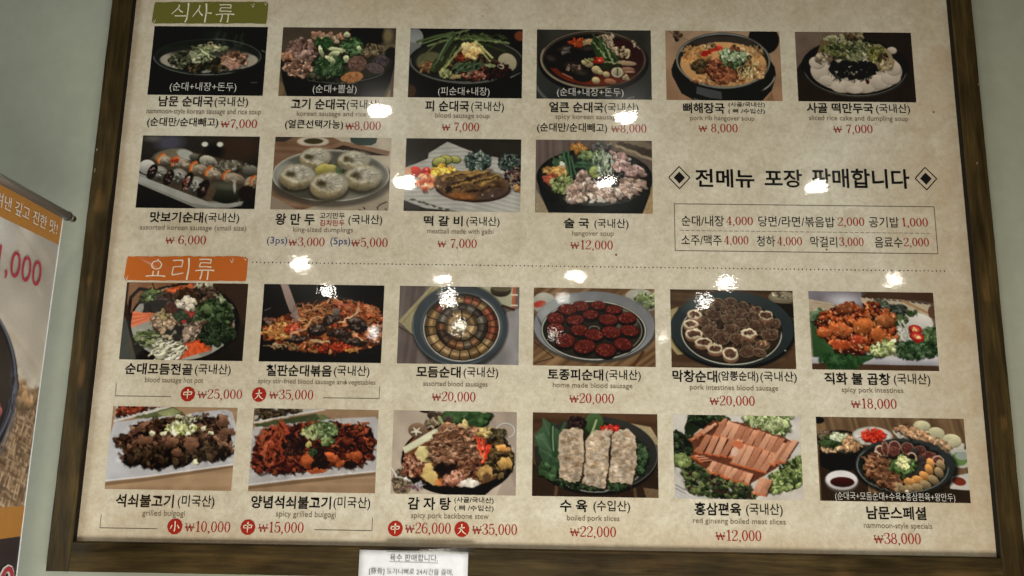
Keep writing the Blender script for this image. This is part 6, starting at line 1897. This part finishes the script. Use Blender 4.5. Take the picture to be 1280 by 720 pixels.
# ---------------------------------------------------------------- the wall
box_mesh("wall", (-4.5, .012, -.05), (4.5, .16, 3.2), M['wall'])["kind"] = "structure"

# ---------------------------------------------------------------- the menu board
board = empty("menu_board", (0, 0, 2.0))
tag(board, "large wood framed menu board with food photos and red prices on parchment print", "menu board")


def on_board(o):
    o.location = Vector(o.location) - Vector(board.location)
    o.parent = board
    return o


L_, R_, B_, T_ = -1.0305, 1.0755, 1.3190, 2.735          # visible opening
FW, FWB = .0535, .0655


def rail(length, w, loc, rot, seed):
    """timber rail, length along its own x, slightly uneven arrises"""
    rs = np.random.RandomState(seed)
    n = 48
    prof = [(-w / 2, .0), (-w / 2, -.0285), (-w / 2 + .0018, -.030), (w / 2 - .0022, -.030), (w / 2, -.0280), (w / 2, 0)]
    V, F = [], []
    for i in range(n + 1):
        x = -length / 2 + length * i / n
        j = rs.uniform(-.0004, .0004, len(prof))
        for k, (a, b) in enumerate(prof):
            V.append((x, b + (j[k] if 0 < k < 5 else 0), a + j[k] * .8))
    m = len(prof)
    for i in range(n):
        for k in range(m):
            a, b = i * m + k, i * m + (k + 1) % m
            F.append((a, b, b + m, a + m))
    F.append(tuple(range(m))[::-1])
    F.append(tuple(n * m + k for k in range(m)))
    o = mesh_obj("frame_rail", V, F, M['wood'])
    o.location = loc
    o.rotation_euler = (0, rot, 0)
    return on_board(o)


hh = T_ - B_ + FW + FWB
zc = (B_ - FWB + T_ + FW) / 2
rail(hh, FW, (L_ - FW / 2, .0115, zc), math.pi / 2, 1)
rail(hh, FW, (R_ + FW / 2, .0115, zc), -math.pi / 2, 2)
rail(R_ - L_ - .0006, FWB, ((L_ + R_) / 2, .0112, B_ - FWB / 2), 0, 3)
rail(R_ - L_ - .0006, FW, ((L_ + R_) / 2, .0112, T_ + FW / 2), math.pi, 4)

# frame's inner shade, put in as near-black strips round the print
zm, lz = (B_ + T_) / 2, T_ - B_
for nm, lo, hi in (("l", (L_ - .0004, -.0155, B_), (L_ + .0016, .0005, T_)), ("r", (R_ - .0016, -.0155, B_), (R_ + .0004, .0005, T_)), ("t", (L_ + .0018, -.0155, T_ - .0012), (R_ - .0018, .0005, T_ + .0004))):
    on_board(box_mesh("frame_shade_strip", lo, hi, M['shade_strip']))

# small chips and scuffs on the timber
rs = np.random.RandomState(8)
chipm = plain("bare_wood_chip", (.34, .27, .16), .7)
for (x, z, sx, sz) in ((L_ - .047, 2.262, .0012, .004), (L_ - .046, 2.208, .001, .006), (R_ + .028, 2.252, .0010, .0042), (R_ + .050, 2.46, .0009, .003)):
    V = [(sx * math.cos(t) * rs.uniform(.6, 1.2), 0, sz * math.sin(t) * rs.uniform(.7, 1.1)) for t in np.linspace(0, 2 * math.pi, 9)[:-1]]
    o = mesh_obj("wood_chip", V, [tuple(range(8))], chipm)
    o.location = (x, -.0192, z)
    on_board(o)

# the printed sheet, its bottom edge a little uneven over the bottom rail
nseg = 60
V, F = [], []
for i in range(nseg + 1):
    x = L_ + .0002 + (R_ - L_ - .0004) * i / nseg
    V += [(x, 0, B_ + .0002), (x, 0, T_ - .0002), (x, .004, B_ + .0002), (x, .004, T_ - .0002)]
for i in range(nseg):
    a, b = i * 4, i * 4 + 4
    F += [(a, b, b + 1, a + 1), (a + 2, a + 3, b + 3, b + 2), (a, a + 2, b + 2, b)]
sheet = mesh_obj("print_sheet", V, F, M['paper'])
on_board(sheet)

# ---- food photos
PHOTOS = [
    ('P1', pic_blood_sausage_soup, 1.45, "photo of milky blood sausage soup in a black bowl"),
    ('P2', pic_meat_sausage_soup, 1.2, "photo of soup heaped with meat, greens and sausage slices"),
    ('P3', pic_green_onion_soup, 1.15, "photo of soup topped with long green onions and garlic"),
    ('P4', pic_spicy_sausage_soup, 1.2, "photo of spicy red soup with mushrooms and dark sausage"),
    ('P5', pic_rib_soup, 1.35, "photo of orange pork rib soup in a lipped black bowl"),
    ('P6', pic_rice_cake_soup, 1.3, "photo of white rice cake soup with black seaweed"),
    ('Q1', pic_sausage_plate, 1.15, "photo of sliced sausages in rows on a grey plate"),
    ('Q2', pic_dumplings, 1.1, "photo of five round dumplings on a grey plate"),
    ('Q3', pic_meat_patty, 1.1, "photo of grilled meat patty on a ribbed white plate"),
    ('Q4', pic_hangover_soup, 1.1, "photo of black pot of pork, onions and greens"),
    ('R1', pic_hot_pot, 1.1, "photo of hot pot with fans of sliced carrot"),
    ('R2', pic_stir_fry, 0.95, "photo of orange stir fry with a spatula"),
    ('R3', pic_sausage_wheel, 1.0, "photo of brown sausages coiled in a ring on a blue plate"),
    ('R4', pic_red_sausage, 0.85, "photo of dark red sausage slices on a steel dish"),
    ('R5', pic_stuffed_intestine, 1.0, "photo of stuffed ring slices on a dark plate"),
    ('R6', pic_spicy_intestine, 0.95, "photo of red glazed meat on a green leaf"),
    ('S1', pic_grilled_beef, 0.98, "photo of brown grilled beef on a white plate"),
    ('S2', pic_spicy_beef, 0.82, "photo of red grilled beef with spring onion"),
    ('S3', pic_backbone_stew, 1.02, "photo of pork backbone stew in a two handled pot"),
    ('S4', pic_boiled_pork, 1.02, "photo of three rows of boiled pork slices"),
    ('S5', pic_ginseng_meat, 1.05, "photo of fanned meat slices on lettuce"),
    ('S6', pic_special_set, 1.0, "photo of mixed set with sauce dish and side plates"),
]


def grid_print(name, img, rect, mat, y):
    H, W = img.shape[:2]
    x0, x1, z0, z1 = rect
    cx, cz = (x0 + x1) / 2, (z0 + z1) / 2
    X, Z = np.meshgrid(np.linspace(x0, x1, W) - cx, np.linspace(z1, z0, H) - cz)
    co = np.stack([X, np.zeros_like(X), Z], -1).reshape(-1)
    a = (np.arange(H - 1)[:, None] * W + np.arange(W - 1)[None, :]).reshape(-1)
    q = np.stack([a, a + W, a + W + 1, a + 1], 1).reshape(-1)
    me = bpy.data.meshes.new(name)
    me.vertices.add(H * W)
    me.vertices.foreach_set('co', co.astype(np.float32))
    me.loops.add(len(q))
    me.loops.foreach_set('vertex_index', q.astype(np.int32))
    me.polygons.add(len(a))
    me.polygons.foreach_set('loop_start', (np.arange(len(a)) * 4).astype(np.int32))
    me.update(calc_edges=True)
    ca = me.color_attributes.new("print", 'FLOAT_COLOR', 'POINT')
    col = np.ones((H * W, 4), np.float32)
    col[:, :3] = img.reshape(-1, 3)
    ca.data.foreach_set('color', col.reshape(-1))
    me.materials.append(mat)
    o = link(bpy.data.objects.new(name, me))
    o.location = (cx, y, cz)
    return o


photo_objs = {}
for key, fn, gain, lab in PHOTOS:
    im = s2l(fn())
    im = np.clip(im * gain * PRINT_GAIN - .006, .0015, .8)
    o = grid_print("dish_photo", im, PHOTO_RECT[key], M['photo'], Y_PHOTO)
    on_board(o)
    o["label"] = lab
    photo_objs[key] = o

# ---- lettering
STY = dict(bold=(.021, 'black'), med=(.012, 'black'), reg=(.006, 'black'), light=(.002, 'black'), head=(.02, 'black'), eng=(.002, 'grey'), white=(-.004, 'white'), blue=(.004, 'blue'), redk=(.008, 'red'))
for kind, text, x0, x1, z0, z1, sty in TEXTS:
    rect = [x0, x1, z0, z1]
    if sty == 'price':
        V, F = price_mesh(text)
        place2d(kind, V, F, rect, M['red'], board)
        continue
    off, ink_ = STY[sty]
    V, F = glyph_mesh(text, off)
    par = board
    if kind == 'photo_caption':
        cx, cz = (x0 + x1) / 2, (z0 + z1) / 2
        for k, r in PHOTO_RECT.items():
            if r[0] <= cx <= r[1] and r[2] <= cz <= r[3]:
                par = photo_objs[k]
    place2d(kind, V, F, rect, M[ink_], par)

# ---- section headings: torn paper-strip shapes with brush lettering
def strip(rect, mat, seed, label):
    rs = np.random.RandomState(seed)
    x0, x1, z0, z1 = rect
    top = [(x0 + (x1 - x0) * t, z1 + rs.uniform(-.0012, .0012) - .004 * (1 - t) ** 2) for t in np.linspace(.01, .985, 26)]
    bot = [(x0 + (x1 - x0) * t, z0 + rs.uniform(-.0010, .0010) + .002 * t) for t in np.linspace(.99, .015, 26)]
    P = top + [(x1 - .001, z1 - .007), (x1 - .0012, z0 + .012)] + bot + [(x0 - .001, z0 + .006), (x0 + .001, z1 - .012)]
    cx, cz = (x0 + x1) / 2, (z0 + z1) / 2
    o = mesh_obj("section_heading", [(a - cx, 0, b - cz) for a, b in P], [tuple(range(len(P)))[::-1]], mat)
    o.location = (cx, Y_PHOTO - .0003, cz)
    o["label"] = label
    return on_board(o)


def brush(stroke_list, rect, parent):
    V, F = join([ribbon([(a, b, w) for a, b, w in s], sub=4) for s in stroke_list])
    place2d("heading_letter", V, F, rect, M['cream'], parent, y=Y_TOP)


ryu = [[(.16, .97, .03), (.50, .99, .025), (.82, .97, .035)], [(.80, .98, .035), (.79, .90, .028), (.77, .82, .03)], [(.22, .81, .025), (.50, .82, .02), (.80, .80, .025)],
       [(.24, .80, .03), (.21, .70, .028), (.20, .62, .034)], [(.20, .62, .03), (.50, .63, .024), (.84, .61, .034)],
       [(0, .43, .028), (.30, .46, .026), (.70, .47, .026), (1.0, .45, .04)], [(.36, .45, .034), (.34, .25, .03), (.28, .02, .04)], [(.68, .45, .034), (.68, .25, .03), (.66, 0, .04)]]
sik = [[(.40, .92, .03), (.34, .74, .03), (.02, .42, .02)], [(.34, .74, .026), (.46, .60, .03), (.60, .52, .04)], [(.86, 1.0, .045), (.88, .80, .035), (.86, .40, .03)],
       [(.20, .34, .03), (.50, .33, .024), (.86, .34, .035)], [(.86, .40, .04), (.84, .18, .036), (.76, 0, .03)]]
sa = [[(.36, .92, .03), (.30, .70, .03), (.02, .30, .02)], [(.30, .66, .026), (.40, .50, .03), (.54, .36, .045)], [(.68, 1.0, .045), (.72, .60, .036), (.68, 0, .04)], [(.72, .50, .028), (.86, .50, .028), (1.0, .48, .045)]]
yo = [[(.54, 1.06, .04), (.60, 1.0, .03)], [(.54, .98, .03), (.32, .88, .028), (.28, .66, .03), (.46, .52, .028), (.68, .56, .03), (.76, .76, .028), (.66, .93, .028), (.54, .98, .03)],
      [(.38, .40, .034), (.36, .16, .03)], [(.64, .40, .034), (.62, .16, .03)], [(.02, .10, .03), (.40, .14, .03), (.80, .13, .03), (1.0, .10, .045)]]
ri = [[(.06, .88, .03), (.34, .90, .024), (.58, .89, .034)], [(.58, .88, .032), (.56, .74, .026), (.54, .60, .03)], [(.08, .58, .024), (.34, .61, .02), (.56, .60, .024)],
      [(.10, .58, .03), (.08, .40, .028), (.06, .22, .034)], [(.06, .22, .034), (.36, .26, .026), (.66, .32, .018)], [(.88, 1.0, .05), (.92, .60, .036), (.86, 0, .045)]]
h1 = strip(BOX['green'], M['green'], 3, "olive green strip heading")
h2 = strip(BOX['orange'], M['orange'], 4, "burnt orange strip heading")
for s, k, h in ((sik, 'g1', h1), (sa, 'g2', h1), (ryu, 'g3', h1), (yo, 'o1', h2), (ri, 'o2', h2), (ryu, 'o3', h2)):
    brush(s, BOX[k], h)
tick = [[(0, .6, .03), (.3, .35, .05), (.5, .0, .07), (.72, .45, .05), (.62, .95, .03)], [(.5, .1, .05), (.9, .7, .03)]]
for (bx, h) in (('green', h1), ('orange', h2)):
    x0, x1, z0, z1 = BOX[bx]
    for fx, fz, s in ((.865, .74, .010), (.975, .84, .009), (.02, .02, .008)):
        V, F = join([ribbon(t, sub=3) for t in tick])
        cx, cz = x0 + (x1 - x0) * fx, z0 + (z1 - z0) * fz
        place2d("bird_mark", V, F, (cx - s / 2, cx + s / 2, cz, cz + s * 1.3), M['cream'], h, y=Y_TOP)

# ---- round size seals
chars = dict(
    mid=[[(.18, .66, .03), (.20, .42, .05)], [(.18, .66, .05), (.50, .70, .045), (.84, .72, .05)], [(.84, .72, .05), (.78, .44, .04)], [(.20, .42, .03), (.50, .44, .035), (.78, .45, .03)], [(.52, .98, .055), (.50, .55, .05), (.50, .02, .02)]],
    big=[[(.16, .60, .03), (.45, .64, .05), (.80, .68, .04)], [(.50, .98, .055), (.46, .60, .05), (.30, .28, .04), (.05, .08, .015)], [(.46, .58, .04), (.62, .30, .05), (.95, .10, .03)]],
    small=[[(.50, .96, .055), (.52, .50, .05), (.50, .10, .05), (.40, .18, .015)], [(.22, .62, .05), (.14, .40, .04), (.06, .28, .015)], [(.72, .66, .02), (.84, .48, .05), (.92, .34, .05)]])
for kind, x, z, r in BADGES:
    V, F = disc(0, 0, 1, 28)
    V = V * (1 + .02 * np.sin(np.arange(28)[:, None] * 2.3))
    b = place2d("size_seal", V, F, (x - r, x + r, z - r, z + r), M['seal'], board)
    V, F = join([ribbon(s, sub=4) for s in chars[kind]])
    q = r * .62
    place2d("seal_character", V, F, (x - q, x + q, z - q * 1.08, z + q * 1.08), M['cream'], b, y=Y_TOP)


# ---- rules, brackets, dotted line, price box
def rule(name, pts, w, mat, parent=board, y=Y_TEXT):
    parts = []
    for a, b in zip(pts[:-1], pts[1:]):
        parts.append(sharp([(a[0], a[1], w / 2), (b[0], b[1], w / 2)]))
    Vs, Fs, k = [], [], 0
    for V, F in parts:
        Vs.append(V)
        Fs += [tuple(i + k for i in f) for f in F]
        k += len(V)
    P = np.concatenate(Vs)
    return place2d(name, P, Fs, (P[:, 0].min(), P[:, 0].max(), P[:, 1].min(), P[:, 1].max()), mat, parent, y)


def rib_raw(pts, w):
    P = np.array(pts, float)
    out = []
    for a, b in zip(P[:-1], P[1:]):
        d = (b - a) / np.linalg.norm(b - a)
        n = np.array([-d[1], d[0]]) * w / 2
        out.append((np.array([a + n, b + n, b - n, a - n]), [(0, 1, 2, 3)]))
    return join(out)


def rule(name, pts, w, mat, parent=None, y=Y_TEXT):
    P, Fs = rib_raw(pts, w)
    return place2d(name, P, Fs, (P[:, 0].min(), P[:, 0].max(), P[:, 1].min(), P[:, 1].max()), mat, parent or board, y)


for pts in BRACKETS:
    a, b, c = pts
    if abs(a[0] - b[0]) < abs(b[0] - c[0]):           # upright first
        z = (b[1] + c[1]) / 2
        rule("bracket_line", [(b[0], a[1]), (b[0], z), (c[0], z)], .0012, M['rule'])
    else:
        z = (a[1] + b[1]) / 2
        rule("bracket_line", [(a[0], z), (b[0], z), (b[0], c[1])], .0012, M['rule'])
x0, x1, z0, z1 = PRICE_BOX
P, Fs = rib_raw([(x0, z0), (x1, z0), (x1, z1), (x0, z1), (x0, z0)], .0014)
place2d("price_box_outline", P, Fs, (x0, x1, z0, z1), M['rule'], board)
(ax, az), (bx_, bz) = PRICE_RULE
zz = (az + bz) / 2
parts = []
n = 46
for k in range(n):
    xa = ax + (bx_ - ax) * k / n
    parts.append((np.array([(xa, zz - .0004), (xa + .0095, zz - .0004), (xa + .0095, zz + .0004), (xa, zz + .0004)]), [(0, 1, 2, 3)]))
P, Fs = join(parts)
place2d("price_box_divider", P, Fs, (P[:, 0].min(), P[:, 0].max(), zz - .0004, zz + .0004), M['rule'], board)
(ax, az), (bx_, bz) = DOTS
zz = (az + bz) / 2
parts = []
n = 172
for k in range(n + 1):
    parts.append(disc(ax + (bx_ - ax) * k / n, zz + .0004 * math.sin(k * 1.7), .0015 + .0002 * math.sin(k * 2.9), 8))
P, Fs = join(parts)
tag(place2d("dotted_line", P, Fs, (P[:, 0].min(), P[:, 0].max(), P[:, 1].min(), P[:, 1].max()), M['black'], board), kind="stuff")

for k in ('dia1', 'dia2'):
    x0, x1, z0, z1 = BOX[k]
    P, Fs = rib_raw([(-1, 0), (0, -1), (1, 0), (0, 1), (-1, 0)], .085)
    d = place2d("diamond_mark", P, Fs, (x0, x1, z0, z1), M['black'], board)
    cx, cz, s = (x0 + x1) / 2, (z0 + z1) / 2, .52
    w, h = (x1 - x0) / 2 * s, (z1 - z0) / 2 * s
    place2d("diamond_core", [(-1, 0), (0, -1), (1, 0), (0, 1)], [(0, 1, 2, 3)], (cx - w, cx + w, cz - h, cz + h), M['black'], d)

# ---------------------------------------------------------------- paper notice taped to the bottom rail
notice = empty("paper_notice", (-.2477, -.0212, 1.3122))
tag(notice, "white paper notice with black print taped to the bottom rail of the frame", "notice")
V, F = [], []
nx, nz = 14, 12
for j in range(nz + 1):
    for i in range(nx + 1):
        u, v = i / nx, j / nz
        V.append(((u - .5) * .2465 + .0004 * v, -.0012 - .0016 * math.sin(math.pi * u) * v - .006 * v * v, -.172 * v))
for j in range(nz):
    for i in range(nx):
        a = j * (nx + 1) + i
        F.append((a, a + nx + 1, a + nx + 2, a + 1))
o = mesh_obj("paper_sheet", V, F, M['note'], notice, smooth=True)
sol = o.modifiers.new("thickness", 'SOLIDIFY'); sol.thickness = .0002
for text, x0, x1, z0, z1 in (("육수 판매합니다.", -.3011, -.1925, 1.2895, 1.3045), ("[豚骨] 도가니뼈로 24시간을 끓여,", -.3463, -.1572, 1.2585, 1.2735), ("진하고 구수한 육수입니다.", -.330, -.172, 1.226, 1.241)):
    V, F = glyph_mesh(text, -.006)
    place2d("notice_lettering", V, F, (x0, x1, z0, z1), M['toner'], notice, y=-.0248 if z0 > 1.28 else (-.0262 if z0 > 1.25 else -.0285))
P, Fs = rib_raw([(-.3020, 1.2880), (-.1915, 1.2868)], .0009)
place2d("notice_underline", P, Fs, (-.3020, -.1915, 1.2864, 1.2882), M['toner'], notice, y=-.0250)
notice.rotation_euler = (0, math.radians(.25), 0)
V = [(-.062, -.0020, -.004), (.138, -.0020, -.004), (.138, .0016, .0125), (-.062, .0020, .0125)]
mesh_obj("clear_tape", V, [(0, 1, 2, 3)], M['tape'], notice)

# ---------------------------------------------------------------- hanging banner on a stand, end-on to the wall
bx = -1.083
banner = empty("roll_up_banner", (bx, -.44, 0))
tag(banner, "tall banner with orange band and soup bowl photo, left of the board", "banner")


def tube(name, p0, p1, r, mat, parent, n=20):
    p0, p1 = Vector(p0), Vector(p1)
    d = (p1 - p0).normalized()
    a = d.orthogonal().normalized()
    b = d.cross(a)
    V, F = [], []
    off = parent.location if parent else Vector()
    for p in (p0, p1):
        for k in range(n):
            t = 2 * math.pi * k / n
            V.append(p + a * r * math.cos(t) + b * r * math.sin(t) - off)
    for k in range(n):
        F.append((k, (k + 1) % n, n + (k + 1) % n, n + k))
    F += [tuple(range(n))[::-1], tuple(range(n, 2 * n))]
    o = mesh_obj(name, V, F, mat, parent)
    for q in o.data.polygons[:n]:
        q.use_smooth = True
    return o


Y0, Y1 = -.76, -.128
tube("top_tube", (bx, Y0 - .02, 2.064), (bx, -.108, 2.064), .0105, M['alu'], banner)
tube("tube_end_cap", (bx, -.108, 2.064), (bx, -.082, 2.064), .0086, M['chrome'], banner)
tube("tube_end_cap", (bx, -.1105, 2.064), (bx, -.106, 2.064), .0116, M['steel'], banner)
tube("bottom_tube", (bx, Y0 - .02, .235), (bx, -.108, .235), .0105, M['alu'], banner)
tube("stand_pole", (bx - .03, -.44, .02), (bx - .03, -.44, 2.05), .009, M['steel'], banner)
tube("pole_hook", (bx - .03, -.44, 2.045), (bx - .009, -.44, 2.062), .005, M['steel'], banner)
tube("stand_foot", (bx - .26, -.44, .012), (bx + .20, -.44, .012), .012, M['steel'], banner)
tube("stand_foot", (bx - .03, -.68, .012), (bx - .03, -.20, .012), .0118, M['steel'], banner)


def edge_y(z):
    """the vinyl's free edge bows in a little lower down"""
    return Y1 - .012 * math.sin(math.pi * min(1, (2.055 - z) / 1.2))


def banner_panel(name, z0, z1, mat, off=0.0, thick=True):
    n = 16
    V, F = [], []
    for i in range(n + 1):
        z = z1 + (z0 - z1) * i / n
        bow = .0008 * math.sin(z * 9)
        for y in (Y0, edge_y(z)):
            V.append((off + bow, y - banner.location[1], z))
    for i in range(n):
        F.append((2 * i, 2 * i + 2, 2 * i + 3, 2 * i + 1))
    o = mesh_obj(name, V, F, mat, banner)
    if thick:
        s = o.modifiers.new("thickness", 'SOLIDIFY'); s.thickness = .0006
    return o


banner_panel("vinyl_sheet", .24, 2.056, M['b_sheet'])
hv, hf = [], []
for i in range(25):
    z = 2.052 - 1.79 * i / 24
    y = edge_y(z) - banner.location[1]
    hv += [(.0006, y - .0012, z), (.0022, y - .0012, z), (.0022, y + .0008, z), (.0006, y + .0008, z)]
for i in range(24):
    for k in range(4):
        a, b = i * 4 + k, i * 4 + (k + 1) % 4
        hf.append((a, a + 4, b + 4, b))
mesh_obj("edge_hem_highlight", hv, hf, M['b_hem'], banner)  # highlight along the vinyl edge, put into the hem's bright white
banner_panel("orange_band", 1.988, 2.052, M['b_orange'], .0014, False)
banner_panel("orange_band", 1.339, 1.403, M['b_orange'], .0014, False)
banner_panel("dark_panel", .262, 1.339, M['b_dark'], .0014, False)
im = np.clip(s2l(pic_banner_bowl()) * 1.45, .002, .8)
H, W = im.shape[:2]
co = np.zeros((H, W, 3))
zz_ = np.linspace(1.988, 1.403, H)
for j in range(H):
    co[j, :, 1] = np.linspace(Y0, edge_y(zz_[j]) - .004, W) - banner.location[1]
    co[j, :, 2] = zz_[j]
    co[j, :, 0] = .0016 + .0008 * math.sin(zz_[j] * 9)
q = grid_print("banner_photo", im, (0, 1, 0, 1), M['banner'], 0)
q.data.vertices.foreach_set('co', co.reshape(-1).astype(np.float32))
q.data.update()
q.location = (0, 0, 0)
q.parent = banner


def banner_text(name, text, ya, yb, z0, z1, mat, off, x=.0034):
    V, F = glyph_mesh(text, off)
    P = np.array(V)
    lo, hi = P.min(0), P.max(0)
    yy = ya + (P[:, 0] - lo[0]) / (hi[0] - lo[0]) * (yb - ya) - banner.location[1]
    z = z0 + (P[:, 1] - lo[1]) / (hi[1] - lo[1]) * (z1 - z0)
    return mesh_obj(name, np.stack([np.full(len(yy), x), yy, z], 1), F, mat, banner)


banner_text("banner_lettering", "정성껏 우려낸 깊고 진한 맛!", -.520, -.150, 2.006, 2.036, M['b_white'], .002)
banner_text("banner_lettering", "11,000", -.398, -.192, 1.866, 1.932, M['b_red'], -.002)
banner_text("banner_lettering", "8,000", -.400, -.150, 1.205, 1.285, M['b_white'], .05, .0030)
banner_text("banner_lettering", "8,000", -.398, -.152, 1.209, 1.281, M['b_red'], .012, .0038)
